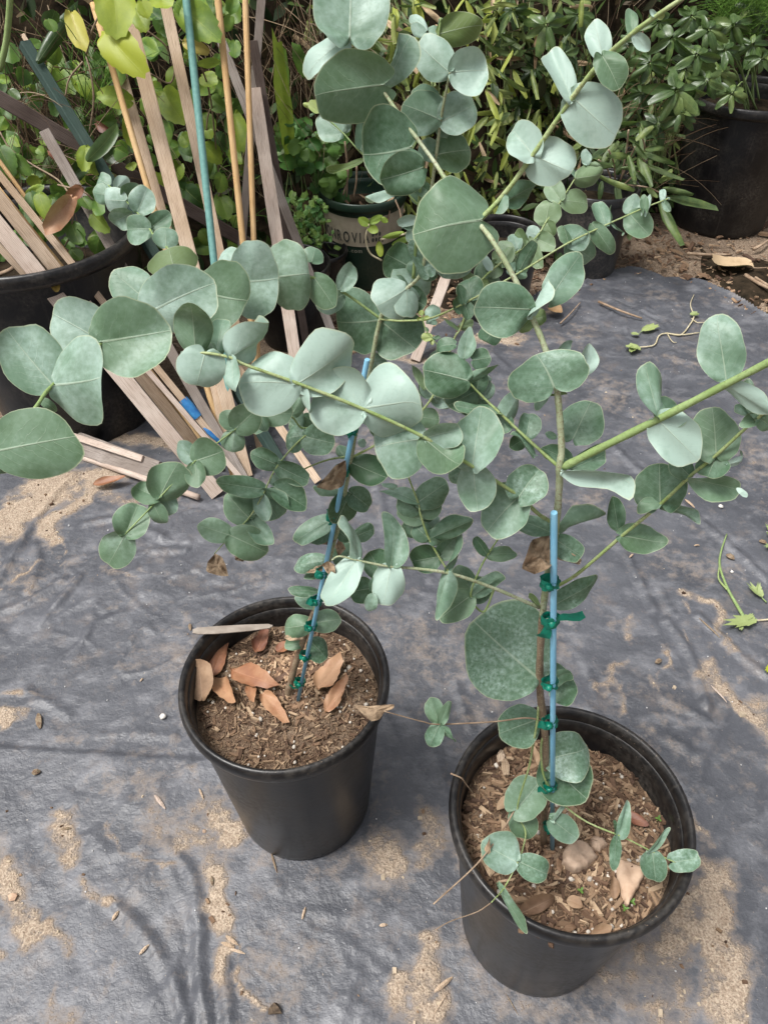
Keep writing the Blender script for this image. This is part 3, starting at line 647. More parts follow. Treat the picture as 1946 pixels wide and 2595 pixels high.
def add_branch(root, spec, r0, r1, mat, leaves='', name='branch', sides=8, dup=None, fill=0):
    """spec: tile,x,y,Y points from origin to tip. leaves: one per line: tile bx by tx ty width tone [opts]"""
    bp = branch_pts(spec); P = np.array([on_y(p, Y) for p, Y in bp]); path = catmull(P, 7)
    n = len(path); rad = np.linspace(r0*TH, r1*TH, n)
    # swollen nodes
    rr = np.random.default_rng(len(spec)); rad = rad*(1+.06*np.sin(np.arange(n)*1.3+rr.uniform(0, 6)))
    o = tube(name, path, rad, M[mat], root, sides)
    pp = np.array([to_px(q) for q in path]); dd = np.array([depth(q) for q in path])
    for ln in leaves.strip().splitlines():
        tk = ln.split()
        if not tk or tk[0].startswith('#'): continue
        t = tk[0]; bx, by, tx, ty, w_ = map(float, tk[1:6]); tone = tk[6]; op = parse_opts(tk[7:])
        off = op.pop('o', 0.)/1000.; b_px = px(t, bx, by); tp = px(t, tx, ty)
        i = int(np.argmin(np.hypot(*(pp-b_px).T))); base = at_depth(b_px, dd[i]+off)
        kw = dict(color=TONE.get(tone, (.5, 0, .4)), mat='euc')
        if tone == 'D': kw = dict(color=(.5, 0, 0), mat='dead')
        add_leaf(o, base, tp, w_, ts=TILES[t][2], **kw, **op)
    rf = np.random.default_rng(int(abs(P[0][0])*1e4)+len(spec))
    for k in range(fill):                      # smaller leaves set in pairs behind the larger ones
        i = int(rf.uniform(.12, .95)*(n-2)); d2 = pp[i+1]-pp[i]; d2 /= np.hypot(*d2)+1e-9; nrm = np.array([-d2[1], d2[0]])
        for sgn in (-1, 1):
            Lp = rf.uniform(42, 78); a = nrm*sgn+d2*rf.uniform(.2, .9); a /= np.hypot(*a); base = at_depth(pp[i], dd[i]+rf.uniform(.006, .022))
            add_leaf(o, base, pp[i]+a*Lp, Lp*rf.uniform(.75, 1.05), ts=1., color=TONE['dgbm'[rf.integers(4)]], back=.1)
    return o
# ------------------------------------------------------------------ the eucalyptus in the near pot
RT = empty('eucalyptus_plant', (POT2[0], POT2[1], SOILZ[1]), 'tall silvery eucalyptus whose single blue stake ends halfway up, with very large lower leaves', 'plant')
RB = soil_pt(1, px('I', 690, 612))
add_branch(RT, f'I,676,612,{RB[1]:.3f} H,785,1650,.41 H,752,1290,.41 H,758,1000,.41 H,768,850,.41', .0056, .0042, 'bark', '''
H 738 1225 345 900 600 m b=.09 z=-.1 r=0 c=-.1 k=-.05 v=.02 o=-6
H 815 1290 950 1215 290 m b=.2 o=4
H 815 1250 940 1175 70 d r=45 o=-2
H 730 1480 500 1560 235 m b=.15 o=12
I 705 155 930 80 255 m b=.15 o=3
I 710 170 890 380 290 d b=.15 o=8
''', 'stem')
add_branch(RT, 'H,768,860,.41 H,785,700,.41 H,800,600,.41 H,845,350,.41 H,868,90,.412 F,405,1380,.412 F,418,1280,.415 F,408,1100,.42 F,392,930,.425 F,372,840,.43 F,312,650,.44 F,240,480,.45 F,130,240,.465 F,0,20,.48 B,1440,1325,.50 B,1250,1070,.525 B,1180,965,.54 B,985,700,.56 B,860,515,.575 B,700,250,.59 B,680,60,.60', .0042, .0014, 'stem_grey', '''
H 850 400 1015 500 150 m z=.1 o=3
H 848 785 1128 635 165 m b=.08 t=.12 r=20 o=4
H 810 350 590 240 115 d r=30 o=6 k=-.2
H 868 345 1142 228 80 b r=55 x=.8 o=8
F 430 1410 862 1405 62 p r=62 k=.12 b=.05 o=-4
F 470 1345 305 1270 110 d o=10
F 480 1395 692 1290 130 d o=10
F 490 1205 600 975 275 d b=.18 r=-10 o=14
F 385 1205 320 1180 45 b o=10
F 345 955 452 950 25 q r=60 o=10
F 330 915 245 1030 62 b r=40 o=8
F 370 895 300 692 490 d b=.34 z=-.2 r=0 c=.3 v=.04 o=-6
F 545 820 600 645 130 p r=25 o=8
F 385 712 492 630 60 b r=40 o=12
F 245 492 332 480 100 q o=6
F 240 500 168 560 85 q o=5
F 213 435 -118 420 300 d b=.12 z=-.15 c=.25 r=-12 o=-6
F 222 475 335 262 75 p r=55 x=.6 o=-4
F 348 372 535 85 215 b b=.12 r=10 o=5
E 1560 540 1465 655 140 d o=14
B 1435 1325 1060 1372 545 g b=.45 z=-.1 r=0 c=-.12 k=-.1 v=.02 o=-6
B 1030 890 748 970 470 d b=.27 z=-.1 r=8 c=.30 o=4
B 1105 1010 865 1095 245 d b=.12 z=-.2 r=0 o=-12
B 960 1150 770 1172 55 p r=55 o=-4
B 852 512 445 560 400 g b=.29 z=-.15 r=-10 c=-.22 v=.02 o=-5
B 880 520 1070 225 130 b r=45 c=.2 o=6
B 870 540 905 640 90 b o=10
B 680 212 690 -190 465 b b=.26 z=-.1 r=0 o=-4
B 650 235 418 400 190 p r=30 k=-.2 o=8
''', 'stem')
add_branch(RT, 'F,425,1385,.412 F,620,1285,.405 F,1000,1095,.393 F,1330,925,.384 F,1800,682,.37 F,2300,430,.365 F,2700,260,.36', .0042, .0026, 'stem_young', '''
F 1405 852 1350 455 285 b b=.06 t=.05 r=10 x=-.5 c=.1
F 1400 890 1690 1065 85 p r=50 k=.1
F 1000 1088 925 758 110 b r=52 x=-1.2 b=.05
F 1008 1110 1240 1345 275 p b=.18 r=5 k=-.1
F 1010 1105 1110 1010 210 b b=.1 o=5
F 2050 555 1980 220 230 b b=.08
F 2060 560 2290 720 230 p b=.1
F 2480 355 2420 120 190 b b=.08
F 2490 350 2680 480 190 b b=.08
''')
add_branch(RT, 'B,1440,1340,.50 C,75,1165,.505 C,250,925,.505 C,480,590,.505 C,660,365,.50 C,850,195,.49 C,990,92,.485 C,1160,-20,.48', .0024, .0016, 'stem', '''
C 245 930 112 752 205 p b=.22 r=10 c=.55 k=-.1
C 262 935 470 1050 275 p b=.34 r=0 c=-.45 v=.05
C 480 605 352 258 120 p r=35 x=-.9 b=.05 c=.4 v=.05
C 488 585 745 830 330 p b=.14 r=0 c=-.4 v=.05 k=-.12
C 665 345 620 105 150 p r=15 b=.1
C 668 345 780 520 165 g r=-20 b=.25 o=-5
C 670 350 730 535 110 p r=20 o=4
C 845 232 830 -25 80 g b=.04 t=.1
C 850 205 948 302 80 p b=.04
C 985 95 942 62 32 p
C 990 95 1038 100 40 y
C 80 1210 272 1108 125 d r=25 o=3
C 75 1180 30 1290 55 b r=50 o=-2
''')
add_branch(RT, 'H,820,290,.41 H,740,240,.407 H,625,135,.402 E,1420,1383,.402 E,1140,1212,.405 E,760,1035,.408 E,365,880,.41 E,55,770,.412 D,1385,726,.414 D,1230,698,.416 D,1095,714,.418', .0022, .0012, 'stem', '''
D 1175 692 1158 358 265 g b=.04 t=.14 z=-.3 r=0
D 1105 712 1085 712 45 p
D 1105 718 1075 728 30 p
D 1232 702 1185 892 300 p b=.25 r=0 z=-.05
D 1300 696 1340 460 125 b o=10
D 1385 726 1660 535 250 p r=22 x=1.0 b=.06 k=.12 c=-.4
D 1392 730 1425 945 95 p r=40 k=.25
E 360 880 10 850 395 p b=.1 r=0 z=-.05 c=-.1
E 372 880 735 655 320 p b=.1 r=12 x=.9 c=-.45 v=.05
E 385 900 420 1060 75 p r=45 o=4
E 755 1028 455 920 420 p b=.14 r=0 z=-.05 c=-.1
E 775 1028 1125 975 440 p b=.10 r=0 x=.5 c=-.45 v=.05
E 1112 1215 832 1240 420 b b=.12 o=6
E 1140 1205 1348 1142 165 b r=25 k=.2 c=.3
E 1130 1215 1345 1400 250 g b=.12 r=-8
E 1415 1372 1460 1025 300 b b=.15 r=-15 x=.4
E 1420 1385 1440 1672 260 b b=.12 t=.10 r=10
H 625 140 415 325 300 b b=.18 o=5
H 632 132 745 -45 235 m b=.3 r=-5 o=-3
H 600 250 480 345 110 d o=12
''', fill=4)
add_branch(RT, 'F,405,1385,.414 F,230,1230,.43 F,60,1070,.445 E,1485,970,.455 E,1380,862,.46', .0018, .001, 'stem', '''
E 1570 1062 1300 1015 90 d r=35
E 1575 1068 1640 1180 120 d o=5
F 60 1120 175 938 130 b r=25 o=4
F 250 1310 120 1160 60 d r=50 o=6
E 1380 862 1118 790 285 d b=.12 r=0 o=-3
E 1390 872 1572 768 70 d r=35 t=.2
E 1362 725 1392 538 120 b t=.2 r=10
E 1422 740 1525 728 130 d b=.2
E 1310 645 1190 650 90 d r=30
''', fill=4)
add_branch(RT, 'H,800,700,.41 H,965,612,.408 H,1250,370,.40 H,1480,180,.395 F,1190,1437,.39 F,1345,1312,.386 F,1500,1170,.382 F,1600,1085,.38 F,1760,950,.375', .0020, .0013, 'stem', '''
H 1245 372 1525 425 205 g b=.14 t=.10 z=-.1 r=-10 c=-.1
H 1222 335 1192 132 112 d r=20 b=.06 o=5
F 1010 1582 1000 1352 305 d b=.42 r=0 z=-.1
F 1010 1600 872 1595 60 g r=40
H 1492 198 1725 262 65 b r=40 o=5
F 1190 1440 1085 1335 130 d
F 1182 1450 1518 1535 95 g r=50 k=-.15 x=-.9 b=.06
F 1490 1545 1516 1520 80 p
F 1345 1305 1335 1028 290 g b=.22 r=0 z=-.1
F 1340 1322 1300 1442 210 d r=20 o=4
F 1408 1366 1552 1352 42 p r=45
F 1592 1100 1485 1135 68 g r=25
F 1600 1080 1515 855 110 g r=20
F 1600 1085 1700 1160 110 g
F 1560 1060 1455 1015 50 b r=40
''')
add_branch(RT, 'H,748,805,.41 H,480,690,.405 H,220,602,.40 H,0,570,.398 G,1395,560,.395 G,1195,520,.394 G,1090,497,.394 G,1045,520,.394', .0022, .0008, 'stem_grey', '''
G 1208 522 1175 240 110 b r=40 x=.8 b=.06
G 1190 520 1015 808 185 p b=.1 r=15 c=.12
G 1400 556 1455 238 122 b b=.06 r=30
G 1402 562 1345 795 190 p b=.15 r=8
G 1282 690 1152 705 160 d b=.15 o=8
G 1350 610 1255 458 165 d o=10
G 1285 700 1310 620 55 d o=6
G 1292 728 1272 838 80 b r=10
H 195 580 292 346 65 b r=45 x=.7
H 200 592 122 870 88 b r=35
H 745 800 682 725 45 q r=40
''')
add_branch(RT, 'H,480,690,.407 H,415,830,.405 H,338,738,.404 H,390,580,.41 H,440,488,.413 H,515,372,.418', .0014, .0009, 'stem_young', '''
H 335 735 148 865 185 g b=.12 r=-5
H 345 735 545 615 85 d r=35
H 435 488 622 470 98 g b=.05 t=.08
H 435 485 362 382 68 d
H 515 372 590 320 60 d r=30
H 510 372 455 335 50 d
''', fill=2)
add_branch(RT, 'H,220,602,.40 H,185,560,.402 H,90,398,.408 H,35,240,.415 E,1090,1600,.42 E,1010,1390,.43', .0013, .0009, 'stem', '''
H 90 392 348 280 115 d b=.08 r=20
H 92 395 -5 310 125 d
H 90 396 160 428 50 d r=30
E 1090 1592 1268 1478 170 d b=.15 r=-10
E 1085 1594 866 1478 85 b r=35 c=.3
E 960 1500 870 1475 40 b r=30
E 990 1330 842 1300 130 d o=20
''', fill=4)
add_branch(RT, 'H,745,1395,.41 H,735,1500,.405 H,710,1640,.40 I,600,200,.395 I,540,415,.384 I,582,530,.370 I,572,610,.352 I,540,700,.332 I,470,830,.310 I,402,908,.290', .0018, .0009, 'stem', '''
I 535 415 680 262 205 g b=.25 r=0
I 530 422 625 572 150 g b=.1 o=8
I 535 412 682 422 22 b r=60
I 530 690 352 600 205 b b=.1 c=.3 v=.05
I 540 686 722 775 138 m b=.06
I 440 815 588 1088 70 g r=30 t=.15 b=.05
''')
add_branch(RT, 'H,755,1480,.408 H,660,1468,.40 H,480,1490,.385 H,150,1506,.365 G,1590,1490,.36 G,1360,1428,.352', .0013, .0006, 'twig', '''
H 150 1508 82 1652 110 m
H 150 1500 92 1342 112 g
H 155 1500 208 1365 70 g r=20
H 156 1512 242 1632 60 m r=35
''')
add_branch(RT, 'I,672,40,.41 I,664,110,.405 I,682,250,.395 I,760,370,.385 I,900,480,.372 I,1100,565,.36 I,1230,630,.352 I,1370,697,.342', .0019, .0010, 'stem', '''
I 735 475 858 328 33 b r=55
I 712 462 868 592 148 b b=.06 t=.08 o=5
I 1062 558 1040 738 62 d b=.05
I 1060 552 1046 470 24 d r=40
I 1070 560 1132 388 58 b r=25
I 1225 638 1342 508 34 b r=45 t=.15
I 1248 640 1275 818 135 m b=.06
I 1365 692 1500 680 115 m b=.35 c=.25
''')
add_branch(RT, 'I,530,412,.386 I,460,530,.363 I,330,702,.325 I,100,915,.28', .0014, .0011, 'twig', '', 'twig', 6)
add_branch(RT, 'I,402,908,.290 I,330,955,.278 I,190,1005,.262 I,110,1050,.252', .0010, .0006, 'twig', '', 'twig', 6)
def crisp(parent, pts_px, dep, name, seed, mat='crisp', thick=.5, tilt=0.):
    """withered leaf: outline in pixels, crumpled into a curled shell with depth"""
    r = np.random.default_rng(seed); P = np.array(pts_px); c = P.mean(0); rings = (.3, .55, .78, 1.)
    ph = r.uniform(0, 6, 6); n0 = 26
    t = np.linspace(0, len(P), n0, endpoint=False); Q = np.array([P[int(a) % len(P)]*(1-a % 1)+P[(int(a)+1) % len(P)]*(a % 1) for a in t])
    size = np.hypot(*(Q-c).T).mean()*dep/FOC; V = [at_depth(c, dep)]
    for s in rings:
        for k in range(n0):
            a = 2*np.pi*k/n0; q = c+(Q[k]-c)*s
            d = size*thick*(.6*s*np.sin(2*a+ph[0])+.55*s*s*np.sin(3*a+ph[1])+.45*np.sin(5*a+ph[2]+4*s)*s+.35*np.sin(9*s+ph[3]+2*a)+.3*s*np.sin(8*a+ph[4]))+tilt*size*s*np.cos(a)
            V.append(at_depth(q, dep+d))
    F = [(0, 1+k, 1+(k+1) % n0) for k in range(n0)]
    for i in range(len(rings)-1): F += [(1+i*n0+k, 1+(i+1)*n0+k, 1+(i+1)*n0+(k+1) % n0, 1+i*n0+(k+1) % n0) for k in range(n0)]
    o = obj(name, mesh_np(name, V, F), M[mat])
    if parent is not None: set_parent(o, parent)
    return o
def pxs(t, pts): return [px(t, *p) for p in pts]
dR = depth(on_y(px('H', 845, 420), .41))
crisp(RT, pxs('H', [(805, 365), (700, 400), (672, 490), (640, 570), (720, 605), (800, 575), (832, 540), (825, 440)]), dR-.004, 'withered_leaf', 1, thick=.8)
crisp(RT, pxs('H', [(845, 410), (900, 450), (1005, 515), (990, 548), (920, 530), (850, 515)]), dR+.004, 'withered_leaf', 2)
dR2 = depth(on_y(px('G', 1300, 1430), .354))
crisp(RT, pxs('G', [(1175, 1388), (1260, 1398), (1340, 1390), (1422, 1385), (1415, 1412), (1360, 1432), (1330, 1480), (1280, 1488), (1225, 1440)]), dR2, 'withered_leaf', 3, thick=.25)
crisp(RT, pxs('G', [(985, 545), (1020, 525), (1060, 545), (1068, 600), (1045, 622), (1010, 590)]), depth(on_y(px('G', 1045, 530), .394)), 'withered_leaf', 4)
crisp(RT, pxs('I', [(395, 560), (385, 590), (345, 655), (350, 690), (395, 775), (425, 745), (400, 660)]), depth(on_y(px('I', 400, 650), .338)), 'withered_leaf', 5, thick=.2)

# ------------------------------------------------------------------ the eucalyptus in the other pot
LT = empty('eucalyptus_plant', (POT1[0], POT1[1], SOILZ[0]), 'leaning silvery eucalyptus rising from the pot strewn with russet leaves', 'plant')
LB = soil_pt(0, px('G', 788, 1345))
add_branch(LT, f'G,772,1352,{LB[1]:.3f} G,800,1250,.606 G,832,1130,.606 G,892,950,.606 G,940,820,.606', .0076, .0046, 'bark', '''
G 900 910 738 935 145 g b=.15 o=-2
G 930 900 1098 870 145 g b=.1
G 875 1012 755 1035 80 g b=.1 o=5
G 920 1010 1025 1108 140 m b=.12 o=4
''', 'stem')
add_branch(LT, 'G,940,830,.606 G,1000,620,.606 G,1085,310,.606 E,655,1500,.606 E,690,1300,.606 E,725,1120,.608 E,765,960,.61 E,815,720,.612 E,862,495,.615 E,905,430,.615 E,1010,322,.615 E,1105,220,.615 B,1145,1420,.618 B,1165,1170,.62 B,1198,930,.622 B,1225,720,.622 B,1262,520,.62 B,1280,432,.618', .0042, .0012, 'stem_grey', '''
G 950 790 832 725 85 b o=3
G 960 712 790 685 55 d r=40
G 1000 602 875 622 60 g r=20
G 1015 522 800 555 120 m b=.08
G 1050 312 915 432 105 m o=6
G 1045 272 802 402 130 b b=.1 r=20
G 1090 350 1155 405 90 d o=6
G 1180 380 1300 330 110 d o=14
G 1060 510 1200 480 150 d o=10
G 1150 130 1075 305 185 d b=.1 o=-3
G 1150 112 1282 205 150 d b=.1 o=3
E 640 1530 465 1515 45 b r=35
E 700 1362 910 1460 190 d b=.15 o=-2
E 650 1322 595 1262 75 d o=6
E 760 1260 740 1210 50 b
E 830 720 885 925 130 m r=20 o=12
E 590 640 405 632 70 q r=25 o=12
E 852 502 580 540 400 d b=.1 r=0 o=10
E 872 512 1085 680 320 d b=.14 r=0 o=12
E 1016 316 1130 130 260 b b=.22 r=0 o=3
E 1005 322 855 425 270 p b=.25 r=0 v=.03 o=-3
E 1020 330 1030 480 150 p b=.1 o=-2
E 1045 185 878 85 215 d b=.1 o=18
E 1150 232 1058 -5 145 m r=30 c=.4 o=-6
B 1180 1212 1032 1098 58 g r=35
B 1085 1322 957 1335 58 p r=15
B 1060 1330 995 1385 55 b r=30
B 1180 935 1110 835 115 b b=.3 r=20
B 1196 930 1405 880 225 g b=.1 r=0
B 1200 760 1300 800 90 b o=8
B 1214 716 1000 610 255 b b=.12 r=0 o=-2
B 1232 726 1445 630 240 b b=.12 r=0
B 1200 620 1045 540 150 d o=10
B 1275 432 1070 265 235 p b=.08 r=0
B 1285 436 1530 400 255 p b=.08 r=0
B 1300 400 1340 335 90 d o=10
''', 'stem', fill=9)
add_branch(LT, 'E,1060,250,.618 B,1080,1420,.622 B,1095,1200,.625 B,1118,1000,.63 B,1170,560,.64 B,1208,240,.645 B,1226,105,.648', .002, .0011, 'stem_young', '''
B 1212 205 1485 128 190 q b=.08 t=.08 r=-10
B 1140 176 1042 46 48 p r=35
B 1200 216 1180 138 78 b r=25
B 1130 215 1045 155 60 b r=30
B 1218 150 1232 100 28 p
B 1110 1060 1010 1130 60 g r=30
''')
add_branch(LT, 'B,1165,1170,.62 B,1140,1270,.60 B,1000,1140,.60 B,760,930,.61 B,632,792,.62 B,495,670,.63 B,440,625,.635', .0012, .0006, 'stem_young', '''
B 630 796 485 690 195 b b=.15 r=0
B 640 788 702 738 34 p r=30
B 745 902 835 648 150 b b=.06 r=10
B 762 962 540 1062 48 q r=40 t=.3 b=.04
B 492 670 440 600 70 y
B 440 635 398 625 32 y
B 470 680 432 698 14 g
''')
add_branch(LT, 'E,862,492,.615 E,710,380,.62 E,625,325,.62 E,480,250,.615 E,262,240,.60 E,60,268,.58 D,1275,346,.555 D,940,435,.51 D,620,634,.455 D,320,890,.405 D,200,1045,.38 D,-40,1310,.35', .0017, .0017, 'stem_young', '''
E 622 318 705 152 118 b b=.06 r=10 o=-3
E 632 352 465 430 155 b b=.1 o=4
E 470 252 585 412 170 g b=.2 r=-10 o=-2
E 450 150 480 65 140 b o=8
E 264 240 464 212 415 g b=.45 r=0 z=.1 o=-2
E 60 268 262 268 455 b b=.55 r=0 z=.1 o=-2
D 1276 346 1494 410 430 g b=.45 r=0 z=.1 o=-2
D 936 436 1275 250 400 b b=.22 r=0 o=-2
D 905 405 670 190 250 b b=.1 o=8
D 1050 200 1010 62 300 q b=.3 o=25
D 1400 200 1350 40 130 p o=20
D 626 630 1022 570 470 g b=.2 r=0 z=-.05 o=-2
D 612 625 290 440 340 b b=.12 r=0 o=4
D 316 886 10 548 360 b b=.08 r=0 o=3
D 338 890 684 870 555 b b=.12 t=.05 r=0 o=-2
D 250 980 330 1030 60 g o=8
D -20 1288 442 1190 430 g b=.1 r=0 o=-3
D -20 1290 34 1430 120 g o=3
''')
add_branch(LT, 'D,1275,346,.56 D,1110,210,.62 D,1010,70,.70 A,1000,1485,.71 A,930,1420,.74 A,895,1366,.76 A,820,1270,.80 A,750,1200,.83 A,640,1100,.87', .0016, .001, 'stem_young', '''
A 1000 1485 996 1358 155 b b=.08
A 905 1376 728 1368 172 b b=.1 r=0
A 905 1370 1025 1280 125 b b=.1 o=5
A 792 1282 670 1335 135 b
A 828 1270 895 1132 165 b b=.12 r=0 o=-3
A 750 1206 582 1200 155 b b=.12 r=0 o=-5
A 760 1202 840 1108 135 b o=5
A 652 1112 555 1045 118 b
A 700 1132 765 1065 90 p
A 652 1172 552 1160 120 b o=-2
''')
add_branch(LT, 'E,862,496,.613 E,930,502,.60 E,1000,505,.59 E,1160,490,.57 E,1365,400,.55 F,160,218,.55 C,430,1475,.56 C,600,1390,.57 C,720,1335,.575 C,910,1250,.58 C,1060,1192,.585', .0014, .0007, 'stem', '''
C 460 1460 428 1335 75 g r=40
C 460 1456 560 1365 190 b b=.2 r=0 o=3
C 684 1356 640 1188 104 b b=.06
C 603 1346 722 1518 110 g b=.06
C 718 1336 708 1228 16 g r=50
C 720 1336 794 1416 15 b r=50
C 914 1248 908 1162 50 g b=.5 r=10 o=-3
C 922 1248 948 1168 42 b b=.8
C 1025 1206 1024 1115 40 p
C 1030 1206 1064 1276 42 g
C 1052 1196 1070 1190 16 p
F 160 215 250 20 100 d r=30 o=6
F 150 215 210 240 60 b
E 1362 398 1330 282 78 d r=20 o=-3
E 1366 400 1400 500 90 d r=25
E 1355 400 1285 420 110 d b=.4 o=6
E 1395 380 1400 280 95 b o=10
E 1160 490 1190 400 90 b o=8
E 1170 490 1160 530 70 b o=8
''', fill=3)
add_branch(LT, 'E,1115,500,.578 E,1110,470,.575 E,1130,545,.57 E,1172,610,.565 E,1238,688,.56', .0008, .0006, 'stem_young', '''
E 1110 470 1105 440 36 y
E 1112 495 1080 495 26 y
E 1120 495 1160 482 30 y
E 1172 605 1108 595 55 y
E 1180 610 1228 600 25 g
E 1170 620 1175 650 25 y
E 1130 545 1150 570 22 g
''')
add_branch(LT, 'E,690,1325,.606 E,825,1255,.60 E,1000,1140,.60 E,1175,962,.60 E,1300,625,.61 E,1345,545,.615 E,1440,300,.63 E,1571,168,.65 C,130,1530,.665 C,265,1425,.68 C,330,1325,.69 C,405,1220,.70 C,500,1070,.715', .0018, .0008, 'stem', '''
C 500 1072 690 1048 140 G b=.06 t=.08 r=0
C 572 986 555 892 64 b
C 590 990 655 1030 45 G r=30
C 495 1060 480 985 45 b r=45
C 415 1206 325 1085 118 G b=.08
C 420 1206 598 1205 135 G b=.08
C 325 1326 345 1195 165 G b=.3 r=0
C 330 1342 368 1416 92 G
C 280 1420 205 1385 95 p o=4
C 265 1430 380 1490 110 G o=3
C 200 1480 150 1375 85 G o=3
C 225 1440 290 1625 82 G r=20 o=-4
C 150 1500 135 1385 85 b o=2
C 100 1560 60 1440 105 G r=0
C 130 1530 235 1600 150 G o=4
C 60 1580 20 1500 80 G
C 110 1600 160 1560 80 G o=6
C 100 1640 150 1560 50 b o=-2
E 1500 230 1440 180 90 b o=6
E 1520 200 1480 95 60 p r=20
E 1530 240 1560 140 110 G o=8
E 1440 300 1350 200 80 G t=.15
E 1445 300 1540 260 80 q
E 1415 130 1252 200 55 p r=20 o=-20
E 1400 170 1192 205 125 b o=-10
E 1440 130 1490 15 85 p o=-12
E 1330 555 1235 475 40 G r=40 t=.2
E 1340 540 1425 520 60 G
E 1122 908 1062 760 42 G r=35
E 1590 170 1650 60 90 G
''', fill=8)
add_branch(LT, 'E,735,1080,.607 E,580,1110,.60 E,410,1196,.585 E,245,1376,.565 E,152,1560,.545 G,545,270,.535 G,440,374,.525 G,340,482,.515', .0015, .0006, 'stem', '''
E 410 1200 585 1245 200 m b=.12 r=0
E 405 1196 278 1200 170 m b=.1 r=15
E 246 1370 80 1295 120 d r=10
E 246 1376 430 1475 130 d r=10 c=.2
E 215 1440 260 1490 80 b o=5
E 160 1520 352 1602 55 b r=50
E 155 1515 -10 1440 55 d r=45
G 632 95 360 55 135 d b=.1
G 548 266 405 125 205 g b=.12 r=0
G 700 80 900 205 165 d b=.08
G 605 130 655 290 105 b o=4
G 555 262 680 445 110 b r=15 o=4
G 440 372 238 305 150 g b=.06
G 446 375 650 470 215 g b=.15 r=0 o=-3
''', fill=3)
add_branch(LT, 'E,660,1320,.606 E,540,1342,.60 E,392,1402,.59 E,235,1500,.575', .0015, .0008, 'stem', '')
add_branch(LT, 'E,745,1040,.608 E,560,1100,.60 E,400,1150,.592 E,320,1075,.585 E,140,1050,.57 D,1410,1160,.55 D,1170,1350,.525 D,960,1566,.50 K,1190,292,.49 K,1000,490,.475', .0014, .0009, 'stem_young', '''
D 1415 1155 1555 1020 190 g b=.1 r=0
D 1410 1150 1335 1042 120 g
D 1410 1166 1395 1288 150 g
E 132 1060 172 1175 80 d
E 140 1050 330 1075 170 g b=.08
E 330 1070 415 940 110 g o=6
E 380 1130 330 1000 90 b o=8
D 1172 1348 1355 1290 250 g b=.12 t=.05 r=0
D 1165 1350 1075 1235 118 b r=15
D 1172 1362 1190 1508 125 g
D 965 1560 1060 1342 245 g b=.12 r=0
D 955 1570 810 1495 160 g r=10
K 1230 240 1305 415 140 g
K 1010 490 1110 245 290 g b=.12 r=0
K 1005 490 865 755 290 g b=.1 r=0
''', fill=3)
dL = depth(on_y(px('G', 345, 520), .515))
crisp(LT, pxs('G', [(345, 480), (300, 530), (290, 590), (360, 612), (425, 618), (410, 550), (385, 500)]), dL, 'withered_leaf', 11, thick=.5)
crisp(LT, pxs('G', [(465, 465), (530, 485), (515, 530), (465, 520)]), dL+.02, 'withered_leaf', 12)
dL = depth(on_y(px('E', 600, 1430), .60))
crisp(LT, pxs('E', [(655, 1340), (590, 1375), (545, 1430), (475, 1505), (560, 1525), (640, 1500), (660, 1420)]), dL-.02, 'withered_leaf', 13)
crisp(LT, pxs('G', [(1085, 350), (1000, 370), (945, 420), (1030, 430), (1070, 400)]), depth(on_y(px('G', 1050, 400), .606))-.004, 'withered_leaf', 14, thick=.3)
crisp(LT, pxs('G', [(1090, 380), (1065, 440), (1085, 500), (1130, 450)]), depth(on_y(px('G', 1080, 430), .606))+.008, 'withered_leaf', 15, thick=.3)
crisp(LT, pxs('G', [(1000, 545), (940, 560), (890, 595), (980, 602)]), depth(on_y(px('G', 1000, 570), .606))-.006, 'withered_leaf', 16, thick=.2)
crisp(LT, pxs('G', [(890, 905), (830, 930), (755, 985), (790, 1005), (870, 1000), (895, 960)]), depth(on_y(px('G', 850, 960), .606))-.006, 'withered_leaf', 17, thick=.2)

# ------------------------------------------------------------------ blue stakes with green ties
def tie(parent, c, axis, r, seed, tails=0, h=.011):
    rr = np.random.default_rng(seed); ax = axis/np.linalg.norm(axis); u = np.cross(ax, (0, 1., .2))*(-1 if tails > 1 else 1); u /= np.linalg.norm(u); v_ = np.cross(ax, u)
    V, F = [], []; n = 18; rows = 5
    for i in range(rows):
        for k in range(n):
            a = 2*np.pi*k/n; q = r*(1+.22*rr.normal(0, .35)+.14*math.sin(i*2+3*a))
            V.append(c+u*q*1.45*math.cos(a)+v_*q*math.sin(a)+ax*(h*(i/(rows-1)-.5)*(1+.25*math.sin(a+seed))))
    F = [(i*n+k, i*n+(k+1) % n, (i+1)*n+(k+1) % n, (i+1)*n+k) for i in range(rows-1) for k in range(n)]
    # knot
    kc = c-v_*r*1.0*np.sign((v_ @ (c-CAM)))+u*r*.3
    k0 = len(V); kv = ICO_V*r*1.5+rr.normal(0, r*.12, ICO_V.shape)+kc; V += list(kv); F += [tuple(q+k0) for q in ICO_F]
    for d in range(tails):
        dr = u*((1 if d == 0 else -.55) if tails > 1 else rr.normal(0, .8))+ax*((.35 if d == 0 else -1.) if tails > 1 else rr.uniform(-1, .2))+v_*.1; dr /= np.linalg.norm(dr); sd2 = np.cross(dr, v_); L = (.027 if d == 0 else .021) if tails > 1 else rr.uniform(.006, .013); k0 = len(V)
        for i in range(6):
            t = i/5; wd = .0020+.0055*t*(1 if t < .9 else .55)
            cc_ = kc+dr*L*t+v_*.003*math.sin(5*t+d)
            V += [cc_+sd2*wd+v_*.001*math.sin(7*t), cc_, cc_-sd2*wd+v_*.0012*math.cos(6*t)]
        for i in range(5):
            for j in range(2): F.append((k0+i*3+j, k0+i*3+j+1, k0+(i+1)*3+j+1, k0+(i+1)*3+j))
    o = obj('tie', mesh_np('tie', V, F), M['tie']); set_parent(o, parent)
